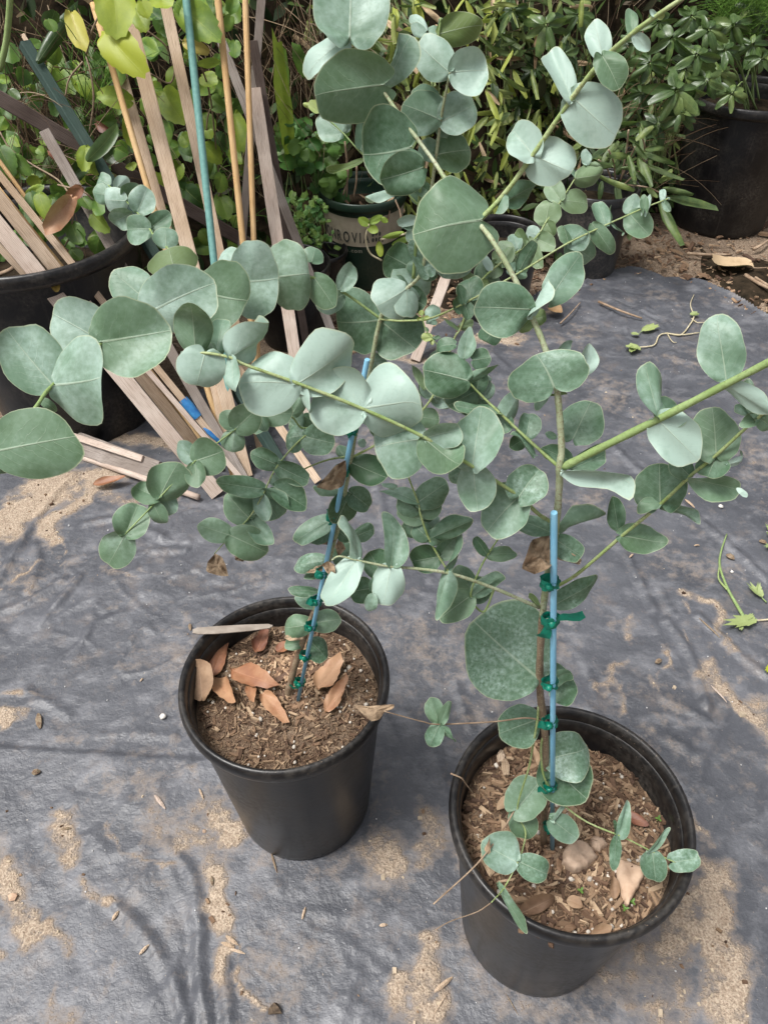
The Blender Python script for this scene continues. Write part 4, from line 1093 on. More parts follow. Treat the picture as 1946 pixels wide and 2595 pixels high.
def stake(base, top, rad, label, ties):
    root = empty('plant_stake', base, label, 'stake'); v, f = tube_vf(np.array([base, base*.5+top*.5, top-(top-base)*.002, top]), [rad, rad, rad, rad*.86], 14)
    o = obj('rod', mesh_np('rod', v, f, smooth=False), M['blue']); set_parent(o, root)
    for p in o.data.polygons: p.use_smooth = len(p.vertices) == 4
    ax = top-base; bp_, tp_ = to_px(base), to_px(top)
    for i, (p, tails) in enumerate(ties):
        # find the height on the rod whose picture height matches
        ts = np.linspace(0, 1, 400); ys_ = np.array([to_px(base+ax*t)[1] for t in ts]); t = ts[np.argmin(np.abs(ys_-p[1]))]
        tie(root, base+ax*t+np.array([-.0025, 0.002, 0]), ax, rad*1.9, 40+i, tails)
b2 = soil_pt(1, px('I', 692, 612)); b2[2] -= .01; t2 = on_y(px('H', 837, 232), .398)
stake(b2+np.array([.0065, -.006, 0]), t2, .0026, 'blue rod stake with green tape ties ending halfway up the eucalyptus', [(px('H', 805, 665), 0), (px('H', 800, 885), 2), (px('H', 805, 1270), 0), (px('H', 790, 1500), 1), (px('I', 705, 300), 1), (px('I', 680, 510), 1)])
b1 = soil_pt(0, px('G', 832, 1362)); b1[2] -= .006; t1 = on_y(px('E', 785, 735), .600)
stake(b1+np.array([.002, -.006, 0]), t1, .0026, 'blue rod stake leaning in the pot of russet leaves', [(px('G', 835, 1260), 1), (px('G', 870, 1100), 1), (px('G', 920, 920), 1), (px('G', 955, 770), 1), (px('G', 1005, 605), 0), (px('G', 1030, 255), 1), (px('E', 670, 1415), 1), (px('E', 705, 1165), 1)])
# ------------------------------------------------------------------ leaves and stones lying in the pots
def lying_leaf(P0, P1, width, mat, color, label=None, name='fallen_leaf', group=None, lift=.004, roll=0., parent=None, cat='leaf', **k):
    LEAFN[0] += 1; P0 = np.array(P0, float); P1 = np.array(P1, float); P0[2] += lift; P1[2] += lift
    ax = P1-P0; wd = np.cross((0, 0, 1.), ax); wd /= np.linalg.norm(wd); an = ax/np.linalg.norm(ax); wd = wd*math.cos(roll)+np.cross(an, wd)*math.sin(roll)
    V, F, U, E_ = leaf_mesh(P0, P1, wd, width, k.get('back', .05), k.get('point', .12), k.get('cup', .35), k.get('curl', .08), k.get('wave', .03), k.get('serr', 0.), k.get('twist', .2), k.get('nth', 40), LEAFN[0]+500, notch=False, lobe=.7 if parent is None else 0.)
    o = obj(name, mesh_np(name, V, F, U, E_), M[mat]); o.location = P0; o.color = (*color, 1)
    if parent is not None: set_parent(o, parent)
    else: props(o, label, cat, group)
    return o
GL = [  # G tile: base, tip, width px, material, tone, label
 ((345, 1235), (495, 1432), 105, 'russet', .75, 'pinkish curled fallen leaf beside the round grey leaf', dict(cup=.5)),
 ((322, 1225), (432, 1000), 95, 'russet', .35, 'russet fallen leaf pointing at the pale label stick', dict(cup=.5, serr=.03)),
 ((458, 1200), (722, 1342), 140, 'russet', .45, 'broad orange fallen leaf with toothed edge beside the eucalyptus stem', dict(serr=.045, cup=.3)),
 ((598, 1092), (662, 950), 85, 'russet', .15, 'dark red fallen leaf near the back of the pot', dict(cup=.3)),
 ((722, 1095), (832, 1030), 80, 'russet', .30, 'small brown leaf lying behind the eucalyptus stem', {}),
 ((640, 1362), (806, 1545), 92, 'russet', .80, 'long pinkish brown leaf on the bare front soil', dict(cup=.4)),
 ((968, 1308), (1105, 1120), 140, 'russet', .95, 'tan blotched leaf overlapping a narrow orange leaf', dict(cup=.2)),
 ((1018, 1455), (1142, 1260), 88, 'russet', .65, 'narrow orange leaf under the tan blotched leaf', dict(cup=.5, serr=.035)),
 ((560, 1300), (590, 1430), 68, 'russet', .70, 'small dull brown leaf under the broad orange leaf', {})]
for (a, c, w_, mt, tn, lb, k) in GL:
    P0, P1 = soil_pt(0, px('G', *a)), soil_pt(0, px('G', *c)); P1[2] += .006
    kk = dict(point=.45, nth=46, serr=.035, cup=.55, wave=.05, twist=.3); kk.update(k); lying_leaf(P0, P1, w_*K7*depth(P0)/FOC*1.45, mt, (tn, 0, 0), lb, lift=.008, **kk)
P0 = on_z(px('G', 265, 1340), .330); P1 = on_z(px('G', 250, 1092), .352)
lying_leaf(P0, P1, 178*K7*depth(P0)/FOC, 'dead', (.42, 0, 0), 'round grey brown leaf propped against the inside of the pot rim', lift=.0, roll=-.35, point=0., back=.1, cup=.15)
A_, B_ = on_z(px('G', 212, 948), .384), on_z(px('G', 690, 915), SOILZ[0]+.034)
dv = (B_-A_)/np.linalg.norm(B_-A_); sdv = np.cross(dv, (0, 0, 1.)); sdv /= np.linalg.norm(sdv); V = []
for t, w_ in ((0, .003), (.06, .006), (.3, .007), (.7, .006), (.95, .004), (1, .001)):
    c = A_+(B_-A_)*t+np.array([0, 0, -.001*math.sin(t*np.pi)]); V += [c-sdv*w_+(0, 0, .0007), c+sdv*w_+(0, 0, .0007), c+sdv*w_-(0, 0, .0007), c-sdv*w_-(0, 0, .0007)]
F = [(i*4+j, i*4+(j+1) % 4, (i+1)*4+(j+1) % 4, (i+1)*4+j) for i in range(5) for j in range(4)]+[(0, 1, 2, 3), (20, 21, 22, 23)]
props(obj('plant_label', mesh_np('plant_label', V, F, smooth=False), plain('weathered_plastic', (.24, .20, .165), (.37, .32, .27), 60, .7, .3)), 'pale weathered label stick lying over the pot rim', 'label')
def rock(pts, z0, thick, mat, label, name='stone', seed=0, cat='stone', peak=.3):
    P = np.array([on_z(p, z0) for p in pts]); n0 = len(P); n = 40; c = P.mean(0); r = np.random.default_rng(seed); V = []
    t = np.linspace(0, n0, n, endpoint=False); Q = np.array([P[int(a) % n0]*(1-a % 1)+P[(int(a)+1) % n0]*(a % 1) for a in t]); Q += np.random.default_rng(seed+5).normal(0, .0006, Q.shape)
    for (s, dz) in ((.98, -.004), (1.02, thick*.3), (1., thick*.6), (.93, thick*.85), (.78, thick*(1+peak*.3)), (.55, thick*(1+peak*.6)), (.3, thick*(1+peak*.9))):
        W = c+(Q-c)*s; hn = fbm(W[:, 0]*1.+seed, W[:, 1], .018, 70+seed, 3)-.5; W[:, 2] = z0+dz+hn*thick*1.1*(s < 1.01); V += list(W)
    V.append(c+np.array([0, 0, thick*(1.0+peak)])); F = [(i*n+k, i*n+(k+1) % n, (i+1)*n+(k+1) % n, (i+1)*n+k) for i in range(6) for k in range(n)]+[(6*n+k, 6*n+(k+1) % n, 7*n) for k in range(n)]
    o = obj(name, mesh_np(name, V, F), mat); return props(o, label, cat)
M['sandstone'] = plain('tan_stone', (.42, .28, .19), (.60, .44, .32), 50, .85, .6); M['crust'] = plain('brown_stone', (.26, .18, .125), (.42, .31, .23), 70, .9, .9)
SZ = SOILZ[1]+.002
rock(pxs('I', [(1072, 690), (1130, 705), (1205, 748), (1190, 805), (1150, 870), (1120, 925), (1095, 895), (1075, 830), (1052, 760)]), SZ, .010, M['sandstone'], 'pale tan wedge of stone lying on the potting soil', peak=.15)
rock(pxs('I', [(775, 660), (800, 615), (860, 590), (935, 640), (955, 680), (900, 740), (830, 765), (770, 715)]), SZ, .014, M['crust'], 'lumpy brown stone beside the foot of the blue rod stake', seed=2)
rock(pxs('I', [(915, 590), (940, 568), (1000, 585), (1005, 620), (960, 655), (925, 635)]), SZ, .010, M['crust'], 'small crumbly stone behind the lumpy brown stone', seed=3)
IL = [((505, 372), (425, 445), 70, 'dead', .75, 'greyish pink dead leaf edge at the back of the soil', {}), ((1080, 440), (1225, 525), 70, 'russet', .05, 'dark red dead leaf near the inner wall of the pot', {}),
      ((1045, 890), (1030, 780), 60, 'dead', .35, 'brown dead leaf beside the pale tan stone wedge', {}), ((560, 960), (740, 900), 90, 'dead', .15, 'crumpled dark dead leaf at the front of the soil', dict(cup=.6)),
      ((800, 900), (880, 940), 70, 'dead', .6, 'tan shred of dead leaf at the front of the soil', {}), ((930, 1090), (1030, 1040), 70, 'dead', .55, 'crumbly dead leaf against the near rim', dict(cup=.6)),
      ((640, 200), (610, 100), 45, 'dead', .7, 'pale curled leaf behind the thin green shoot', dict(cup=.8)), ((790, 1040), (850, 1060), 40, 'dead', .2, 'dark scrap of leaf against the near rim', {})]
for (a, c, w_, mt, tn, lb, k) in IL:
    P0, P1 = soil_pt(1, px('I', *a)), soil_pt(1, px('I', *c)); P1[2] += .005
    lying_leaf(P0, P1, w_*TILES['I'][2]*depth(P0)/FOC, mt, (tn, 0, 0), lb, lift=.006, **k)
def twig_thing(pts, rads, mat, label, name='twig', cat='twig'):
    return props(tube(name, catmull(pts, 5), np.linspace(rads[0], rads[1], (len(pts)-1)*5+1) if len(pts) > 2 else np.linspace(rads[0], rads[1], 7), M[mat], None, 6), label, cat)
twig_thing([on_z(px('I', 190, 228), .372), on_z(px('I', 245, 252), .366), on_z(px('I', 268, 280), .352), on_z(px('I', 310, 335), .322)], (.0012, .0007), 'twig', 'thin dry twig hooked over the pot rim')
for i, (a, c, lb) in enumerate((((455, 112), (452, 180), 'brown bark sliver standing near the back of the near soil'), ((470, 165), (480, 255), 'orange brown bark chunk near the back of the near soil'))):
    P0, P1 = soil_pt(1, px('I', *a)), soil_pt(1, px('I', *c)); P0[2] += .006; P1[2] += .006
    props(tube('bark_chunk', np.array([P0, P0*.5+P1*.5+(0, 0, .002), P1]), [.003, .006, .004], M['woodtan'], None, 5, False), lb, 'bark')
# tiny seedlings on the near soil
for i, (x, y) in enumerate(((410, 105), (1275, 475), (1100, 945), (1140, 910), (1010, 1075), (865, 860))):
    P = soil_pt(1, px('I', x, y)); rt = empty('seedling', P, ('tiny green seedling under the big lower eucalyptus leaf near the back rim', 'tiny green seedling near the dark red dead leaf', 'tiny green seedling at the point of the pale stone wedge', 'tiny green seedling at the edge of the pale stone wedge', 'tiny green seedling on the crumbly dead leaf by the near rim', 'tiny green seedling among white perlite before the lumpy stone')[i], 'seedling', 'seedlings in the near pot')
    tube('stalk', np.array([P, P+(0, 0, .006), P+(0.001, 0, .010)]), .0005, M['stem_young'], rt, 5)
    for k in range(3):
        a = k*2.1+i; q = P+np.array([0, 0, .010]); lying_leaf(q, q+np.array([math.cos(a)*.005, math.sin(a)*.005, .001]), .0032, 'herb', (.7, .1, 0), name='leaf', parent=rt, lift=0, nth=12)

# ------------------------------------------------------------------ bits lying on the sheet and soil
def sheet_pt(p, up=.0):
    P = on_z(p, .012); P[2] = gh(P[0], P[1])+up; return P
r = np.random.default_rng(5)
sel = r.choice(len(used), 40000); cand = V_sheet = np.stack([GX, GY, gz], -1).reshape(-1, 3)[used][sel]; sw = sc_[sel]
def away(P, d=.118): return (np.hypot(P[:, 0]-POT1[0], P[:, 1]-POT1[1]) > d) & (np.hypot(P[:, 0]-POT2[0], P[:, 1]-POT2[1]) > d)
k = (r.random(len(cand)) < np.clip((sw-.40)*.55, .003, .30)) & away(cand); P = cand[k]; n = len(P)
ln = r.gamma(1.6, .0019, n)+.0016; s3 = np.stack([ln, ln*r.uniform(.3, .8, n), ln*r.uniform(.3, .6, n)], -1)
tn = np.where(r.random((n, 1)) < .5, np.array([(.55, .45, .33)]), chip_tints(n, r))
props(scatter('sand_grit', CHIP_V, CHIP_F, P+np.stack([P[:, 0]*0, P[:, 0]*0, s3[:, 2]*.3], -1), rot_mats(n, .3, r), s3, tn, M['chips']), 'sandy grit and bark crumbs strewn over the black sheet', 'grit', kind='stuff')
k = (r.random(len(cand)) < .010) & away(cand); P = cand[k]; n = len(P); s = r.gamma(2.2, .0008, n)+.0013
props(scatter('perlite', ICO_V, ICO_F, P+np.array([0, 0, .001]), rot_mats(n, 1, r), np.stack([s, s*.85, s*.8], -1), np.full((n, 3), .62)*r.uniform(.7, 1.1, (n, 1)), M['perlite'], True), 'white perlite crumbs dotted over the black sheet', 'perlite', kind='stuff')
# larger single pieces
def chip_thing(t, a, c, w_, mat, label, name='wood_chip', cat='wood chip', th=.003):
    P0, P1 = sheet_pt(px(t, *a), th*.6), sheet_pt(px(t, *c), th*.6); W = w_*TILES[t][2]*depth(P0)/FOC/2
    return props(tube(name, np.array([P0, P0*.7+P1*.3+(0, 0, .001), P0*.3+P1*.7+(0, 0, .0015), P1]), [W*.4, W, W*.9, W*.3], M[mat], None, 5, False), label, cat)
chip_thing('J', (585, 940), (628, 902), 14, 'woodtan', 'wood chip beside a small curved crease')
chip_thing('J', (930, 890), (985, 910), 16, 'woodtan', 'broad wood chip at the foot of the long sand patch')
chip_thing('J', (950, 862), (1000, 900), 16, 'woodtan', 'slanting wood chip crossing the broad chip')
chip_thing('J', (965, 915), (1030, 938), 12, 'woodtan', 'long thin wood chip below the broad chip')
chip_thing('J', (890, 615), (895, 655), 12, 'bark', 'brown bark sliver at the top of the long sand patch')
chip_thing('J', (1270, 795), (1285, 745), 12, 'woodtan', 'thin wood chip alone on the clean sheet')
chip_thing('J', (1595, 822), (1628, 818), 14, 'woodtan', 'pale wood chip between the two near pots')
chip_thing('J', (655, 280), (698, 335), 16, 'woodpink', 'pale wood chip on the sandy smear beside the pot')
chip_thing('J', (470, 795), (500, 760), 16, 'woodtan', 'wood chip at the end of a narrow sand streak')
chip_thing('J', (840, 250), (858, 295), 9, 'woodtan', 'straw coloured splinter beside the pot of russet leaves')
chip_thing('J', (255, 415), (300, 412), 12, 'bark', 'brown chip on a sand patch')
chip_thing('K', (310, 1925), (325, 2040), 55, 'bark', 'stout brown bark chunk above the sheet seam', 'bark_chunk', 'bark')
chip_thing('K', (1520, 1200), (1528, 1255), 28, 'bark', 'small upright brown chip on the grey sheet')
chip_thing('K', (1545, 1275), (1600, 1262), 26, 'woodpink', 'pale chip beside the small brown chip')
chip_thing('K', (1125, 1665), (1150, 1640), 14, 'woodtan', 'tiny straw splinter on the grey sheet')
chip_thing('L', (1120, 1700), (1245, 1840), 16, 'woodpink', 'bleached stick lying along the sand ridge', 'stick', 'stick')
chip_thing('L', (1020, 1170), (1190, 1330), 14, 'bark', 'dark thin stick along the edge of a sand patch', 'stick', 'stick')
chip_thing('L', (915, 200), (990, 270), 20, 'woodtan', 'orange brown stick under the eucalyptus branch', 'stick', 'stick')
chip_thing('L', (465, 680), (500, 645), 16, 'woodtan', 'orange splinter under a eucalyptus leaf')
chip_thing('L', (985, 578), (1030, 576), 14, 'woodtan', 'short straw splinter near the sheet crease')
chip_thing('L', (1240, 660), (1300, 700), 46, 'bark', 'dark brown clod beside the green stalk', 'clod', 'clod', .008)
chip_thing('L', (670, 1530), (720, 1505), 38, 'bark', 'dark brown clod on a thin sand streak', 'clod', 'clod', .008)
chip_thing('L', (1500, 550), (1560, 570), 34, 'bark', 'dark clod beside a small weed', 'clod', 'clod', .006)
chip_thing('I', (105, 1375), (200, 1295), 26, 'woodtan', 'weathered stick beside the near pot', 'stick', 'stick')
chip_thing('I', (105, 1490), (172, 1380), 6, 'woodtan', 'thin straw stalk beside the near pot', 'stick', 'stick', .002)
chip_thing('I', (480, 1385), (545, 1500), 5, 'bark', 'thin dark stalk in front of the near pot', 'stick', 'stick', .002)
chip_thing('J', (1140, 515), (1165, 600), 9, 'bark', 'thin brown stalk at the foot of the pot of russet leaves', 'stick', 'stick', .002)
chip_thing('J', (140, 185), (175, 180), 26, 'bark', 'brown clod below the sheet seam', 'clod', 'clod', .006)
chip_thing('F', (905, 880), (930, 915), 30, 'bark', 'small red brown curled scrap on the sheet', 'clod', 'clod', .005)
for t, x, y, s, lb, mt in (('J', 55, 700, 22, 'flat tan pebble on a sand patch', 'sandstone'), ('J', 860, 425, 10, 'small grey pebble beside the pot of russet leaves', 'crust'), ('K', 1310, 1948, 30, 'round white perlite bead beside the black pot', None), ('L', 1285, 797, 16, 'round white bead below the dark brown clod', None), ('L', 1195, 268, 22, 'white chalky scrap under the eucalyptus branch', None)):
    P = sheet_pt(px(t, x, y)); rad = s*TILES[t][2]*depth(P)/FOC; rr = np.random.default_rng(int(x)); v = ICO_V*rad*np.array([1., .9, .75 if mt is None else .5])*2+rr.normal(0, rad*.08, ICO_V.shape)+P+np.array([0, 0, rad*.6 if mt is None else rad*.3])
    m_ = M[mt] if mt else plain('white_bead', (.58, .55, .50), (.72, .69, .64), 200, .9, .3)
    props(obj('pebble', mesh_np('pebble', v, ICO_F, smooth=mt is None), m_), lb, 'pebble')
P = sheet_pt(px('J', 1155, 1170)); v = ICO_V*.017*np.array([1, 1, .8])+np.random.default_rng(3).normal(0, .002, ICO_V.shape)+P+np.array([0, 0, .006])
props(obj('seed_pod', mesh_np('seed_pod', v, ICO_F, smooth=False), plain('dark_pod', (.035, .024, .016), (.12, .085, .055), 180, .9, 1.)), 'round dark seed pod lying alone on the sheet', 'seed pod')
# big dry leaf and litter on the soil strip
P0, P1 = on_z(px('F', 1530, 185), .016), on_z(px('F', 1312, 222), .016)
lying_leaf(P0, P1, .095, 'dead', (1., .06, 0), 'large pale tan dry leaf on the soil strip', lift=.012, cup=.3, serr=.02, point=.05, back=.12)
twig_thing([on_z(px('F', 1530, 180), .03), on_z(px('F', 1590, 188), .03), on_z(px('F', 1690, 182), .03)], (.002, .0015), 'twig', 'pale stalk of the large dry leaf')
for a, c, rd, lb in (((1170, 100), (1440, 108), .006, 'bleached straight stick on the soil strip'), ((1520, 230), (1680, 320), .007, 'brown stick beside the large dry leaf'), ((1570, 75), (1659, 20), .006, 'grey stick on the soil strip near the large black pot'), ((1580, 245), (1700, 310), .005, 'tan stick crossing the brown stick'), ((410, 520), (530, 395), .0025, 'thin dry stalk on the sheet behind the eucalyptus'), ((640, 390), (900, 490), .004, 'long dry root lying on the folded sheet')):
    twig_thing([on_z(px('F', *a), .022), on_z(px('F', (a[0]+c[0])/2, (a[1]+c[1])/2+4), .028), on_z(px('F', *c), .022)], (rd, rd*.7), 'twig', lb, 'stick', 'stick')
lying_leaf(on_z(px('F', 340, 450), .02), on_z(px('F', 425, 470), .02), .05, 'russet', (1., .1, 0), 'orange dead leaf on the bare soil behind the eucalyptus', lift=.012)
lying_leaf(on_z(px('K', 770, 120), .015), on_z(px('K', 1015, 75), .015), .03, 'russet', (.45, .0, 0), 'long red brown dead leaf on the sand beside the boards', lift=.012, cup=.5)
lying_leaf(on_z(px('D', 730, 1090), .03), on_z(px('D', 590, 1140), .02), .03, 'russet', (.4, .0, 0), 'red brown dead leaf beside the leaning boards', lift=.012)
n = 2600; x = r.uniform(-.2, 1.75, n); y = np.interp(x, EDGE[:, 0], EDGE[:, 1])+r.gamma(1.5, .22, n)-.05; k = (y < 3.0); x, y = x[k], y[k]; n = len(x)
ln = r.gamma(2., .006, n)+.004; s3 = np.stack([ln, ln*r.uniform(.12, .5, n), ln*r.uniform(.08, .25, n)], -1)
props(scatter('soil_litter', CHIP_V, CHIP_F, np.stack([x, y, .006+(fbm(x, y, .25, 5, 3)-.5)*.016+s3[:, 2]*.4+.004], -1), rot_mats(n, .3, r), s3, chip_tints(n, r)*1.25, M['chips']), 'dry bark and leaf litter covering the soil strip', 'litter', kind='stuff')
# weeds on the sheet
def weed(spec, label, stems, leaves, mat='weedleaf', name='weed', cat='weed'):
    P = sheet_pt(px(*spec), .004); rt = empty(name, P, label, cat)
    for t, pts, r0, r1, mt in stems:
        q = [sheet_pt(px(t, *a), .006) for a in pts]; tube('stem', catmull(q, 5), np.linspace(r0, r1, (len(q)-1)*5+1) if len(q) > 2 else np.linspace(r0, r1, 7), M[mt], rt, 6)
    for t, a, c, w_, tn, se in leaves:
        P0, P1 = sheet_pt(px(t, *a), .007), sheet_pt(px(t, *c), .009); lying_leaf(P0, P1, w_*TILES[t][2]*depth(P0)/FOC, mat, tn, name='leaf', parent=rt, lift=.002, serr=se, nth=30, point=0.)
M['root'] = plain('pale_root', (.42, .36, .22), (.55, .50, .36), 60, .7, .3)
weed(('F', 1050, 595), 'uprooted weed with pale curling roots and crumpled leaves on the sheet', [('F', [(885, 675), (970, 660), (1000, 605), (1050, 590), (1130, 600), (1190, 530), (1210, 490)], .0022, .0025, 'root'), ('F', [(1050, 592), (1140, 600), (1240, 585)], .0025, .0018, 'root'), ('F', [(1195, 500), (1230, 525), (1290, 520)], .0018, .001, 'root'), ('F', [(1205, 470), (1188, 415), (1210, 355)], .002, .001, 'root'), ('F', [(1050, 595), (1080, 640), (1105, 645)], .0016, .001, 'root'), ('F', [(870, 600), (910, 565), (960, 555)], .0012, .001, 'stem_young')],
     [('F', (885, 690), (795, 685), 75, (.8, .15, 0), .06), ('F', (875, 600), (835, 605), 40, (.8, .1, 0), .06), ('F', (900, 580), (990, 560), 50, (.9, .2, 0), .08), ('F', (1185, 480), (1235, 485), 40, (.6, .1, 0), .08), ('F', (860, 670), (830, 720), 45, (.8, .15, 0), .06)])
weed(('L', 1370, 1170), 'long pulled green stalk lying on the sheet', [('L', [(1375, 1170), (1320, 1060), (1240, 930), (1185, 760), (1195, 640), (1238, 505)], .0040, .0015, 'stem_young'), ('L', [(1240, 950), (1175, 860), (1180, 760)], .0025, .0015, 'stem')], [])
weed(('L', 1460, 1190), 'lobed green weed leaf on a pale stalk', [('L', [(1600, 1175), (1500, 1185), (1440, 1190)], .0022, .0015, 'root')], [('L', (1460, 1190), (1240, 1250), 110, (.9, .15, 0), .22), ('L', (1390, 1195), (1440, 1150), 40, (.9, .1, 0), .1), ('L', (1340, 1220), (1350, 1285), 45, (.9, .1, 0), .1)])
weed(('L', 1500, 980), 'small lobed weed sprig beyond the green stalk', [('L', [(1560, 1040), (1520, 1000), (1470, 960)], .0015, .0012, 'stem_young')], [('L', (1520, 1000), (1400, 920), 85, (.85, .1, 0), .2), ('L', (1500, 985), (1480, 905), 40, (.85, .1, 0), .15)])
weed(('L', 1560, 480), 'tiny weed tuft beside the dark clod', [], [('L', (1600, 500), (1545, 440), 60, (.6, .05, 0), .2), ('L', (1600, 600), (1545, 625), 50, (.6, .05, 0), .2), ('L', (1600, 520), (1550, 515), 50, (.5, .05, 0), .2)])
weed(('L', 1560, 1580), 'yellow withered petal on the sheet edge', [], [('L', (1590, 1560), (1540, 1630), 50, (1., 1., 0), .12), ('L', (1600, 1590), (1565, 1600), 40, (1., 1., 0), .1)], name='fallen_petal', cat='petal')
weed(('D', 600, 1110), 'small green weed growing between the boards', [('D', [(640, 1130), (600, 1090), (570, 1060)], .0015, .001, 'stem_young')], [('D', (600, 1100), (640, 1040), 70, (.5, .1, 0), .05), ('D', (580, 1110), (650, 1130), 60, (.4, .1, 0), .05), ('D', (570, 1150), (620, 1170), 55, (.6, .15, 0), .05), ('D', (620, 1200), (650, 1190), 60, (.4, .1, 0), .05), ('D', (560, 1220), (610, 1230), 60, (.7, .2, 0), .05), ('D', (520, 1180), (545, 1210), 50, (.5, .2, 0), .05)])
weed(('F', 690, 900), 'feathery seedling far behind the branch', [], [('C', (1100, 1360), (1105, 1335), 25, (.8, .1, 0), .1)]) if False else None

# ------------------------------------------------------------------ wooden stakes, canes
def beam(bot, top, w, th, mat, label, name='wooden_stake', cat='stake', group=None, round_=False, roll=0., taper=1., joints=0):
    bot, top = np.array(bot), np.array(top); ax = top-bot; L = np.linalg.norm(ax); z = ax/L
    vd = CAM-(bot+top)/2; x = np.cross(vd, z); x /= np.linalg.norm(x); y = np.cross(z, x)
    a = R(roll); x, y = x*math.cos(a)+y*math.sin(a), -x*math.sin(a)+y*math.cos(a)
    rr = np.random.default_rng(int(abs(bot[0]*1e4))+int(L*1e3)); n = 14; V, F = [], []
    sides = 12 if round_ else 8
    for i in range(n+1):
        t = i/n; s = 1+(taper-1)*t; bow = .006*math.sin(t*np.pi)*rr.uniform(.6, 1)
        for k in range(sides):
            if round_: cx, cy = w/2*math.cos(2*np.pi*k/12), w/2*math.sin(2*np.pi*k/12)
            else:
                bv = min(w, th)*.07; hx, hy = w/2, th/2
                cx, cy = ((hx-bv, -hy), (hx, -hy+bv), (hx, hy-bv), (hx-bv, hy), (-hx+bv, hy), (-hx, hy-bv), (-hx, -hy+bv), (-hx+bv, -hy))[k]
            j = 1+(rr.normal(0, .012) if not round_ else 0)
            V.append((cx*s*j, cy*s*j+bow, t*L))
    F = [(i*sides+k, i*sides+(k+1) % sides, (i+1)*sides+(k+1) % sides, (i+1)*sides+k) for i in range(n) for k in range(sides)]+[tuple(range(sides))[::-1], tuple(n*sides+k for k in range(sides))]
    me = mesh_np(name, V, F, smooth=round_)
    if joints:
        root = empty(name, bot, label, cat, group); o = obj('culm', me, M[mat])
        mw = Matrix([[x[i], y[i], z[i], bot[i]] for i in range(3)]+[[0, 0, 0, 1]])
        o.parent = root; o.matrix_parent_inverse = Matrix.Translation(-Vector(bot)); o.matrix_basis = mw
        for t in np.arange(.12+rr.uniform(0, .1), 1., joints/L):
            pr = [(w*.5, -.006), (w*.535, -.003), (w*.56, 0), (w*.53, .002), (w*.5, .005)]; v, f = lathe_vf(pr, 12); v = np.array(v)+(0, 0, t*L)
            q = obj('joint', mesh_np('joint', v, f), M[mat]); q.parent = root; q.matrix_parent_inverse = Matrix.Translation(-Vector(bot)); q.matrix_basis = mw
        return root
    o = obj(name, me, M[mat]); o.matrix_world = Matrix([[x[i], y[i], z[i], bot[i]] for i in range(3)]+[[0, 0, 0, 1]])
    return props(o, label, cat, group)
def pbeam(bt, bp_, tt, tp_, Yt, wpx, mat, label, ext=1.0, thick=.75, zb=.014, Yb=None, **k):
    bot = on_z(px(bt, *bp_), zb) if Yb is None else on_y(px(bt, *bp_), Yb); top = on_y(px(tt, *tp_), Yt); top = bot+(top-bot)*ext
    w_ = wpx*K7*depth((bot+top)/2)/FOC
    return beam(bot, top, w_, w_*thick, mat, label, **k)
pbeam('D', (1310, 1545), 'D', (45, 0), 1.60, 98, 'woodpink', 'long pinkish board leaning outermost against the large vine pot', 1.25, .5)
pbeam('D', (1240, 1330), 'D', (165, -20), 1.63, 74, 'woodtan', 'tan knotty board leaning beside the outermost pinkish board', 1.2, .6)
pbeam('D', (1250, 1260), 'D', (228, 0), 1.66, 26, 'cane', 'thin tan cane squeezed between the leaning boards', 1.2, 1., name='bamboo_cane', cat='cane', round_=True, joints=.24)
pb = pbeam('D', (1480, 1445), 'A', (40, 1100), 1.70, 42, 'woodtan', 'slim brown stake wrapped with blue tape', 1.2, .8)
pbeam('D', (1470, 1462), 'A', (270, 790), 1.85, 62, 'woodgrey', 'weathered grey stake standing in the large vine pot', 1.0, .7)
pbeam('D', (1470, 1475), 'A', (-10, 1190), 1.68, 34, 'woodpink', 'slim bleached stake beside the taped brown stake', 1.2, .8)
pbeam('D', (1180, 1330), 'D', (5, 70), 1.58, 40, 'woodtan', 'narrow splintered stake lying on the outermost pinkish board', 1.2, .8)
pbeam('D', (1340, 1400), 'A', (30, 1010), 1.74, 24, 'cane', 'pale straight cane on the inner side of the leaning bundle', 1.15, 1., name='bamboo_cane', cat='cane', round_=True, joints=.2)
bp0, bp1 = on_y(px('D', 1075, 968), on_z(px('D', 1480, 1445))[1]*.80+1.70*.20), None
mw = pb.matrix_world; bt_ = np.array(mw.translation); za = np.array(mw.col[2][:3])
ts = np.linspace(0, 1.2, 600); ys_ = np.array([to_px(bt_+za*t)[1] for t in ts]); ta = ts[np.argmin(np.abs(ys_-px('D', 0, 1085)[1]))]; tb = ts[np.argmin(np.abs(ys_-px('D', 0, 975)[1]))]
v, f = tube_vf(np.array([bt_+za*t for t in np.linspace(ta, tb, 6)]), [.0125, .0135, .013, .014, .0125, .012], 10, cap=False)
o = obj('tape', mesh_np('tape', v, f), M['bluetape']); o.parent = pb; o.matrix_parent_inverse = mw.inverted()
v, f = tube_vf(np.array([bt_+za*(ta-.002), bt_+za*(ta-.03)+(.012, -.01, -.006), bt_+za*(ta-.07)+(.022, -.012, -.012)]), [.006, .010, .004], 6, flat=.25)
o = obj('tape_tail', mesh_np('tape_tail', v, f), M['bluetape']); o.parent = pb; o.matrix_parent_inverse = mw.inverted()
beam(on_z(px('D', 960, 1420), .03), on_z(px('D', 380, 1205), .03), .055, .035, 'woodgrey', 'grey weathered board lying flat on the sand', 'board', 'board')
beam(on_z(px('D', 860, 1335), .058), on_z(px('D', 420, 1190), .058), .016, .010, 'woodpink', 'thin bleached lath lying on the grey board', 'lath', 'lath')
beam(on_z(px('D', 1195, 1565), .026), on_z(px('D', 500, 1325), .02), .015, .015, 'woodpink', 'long pale stick lying in front of the grey board', 'stick', 'stick', round_=True)
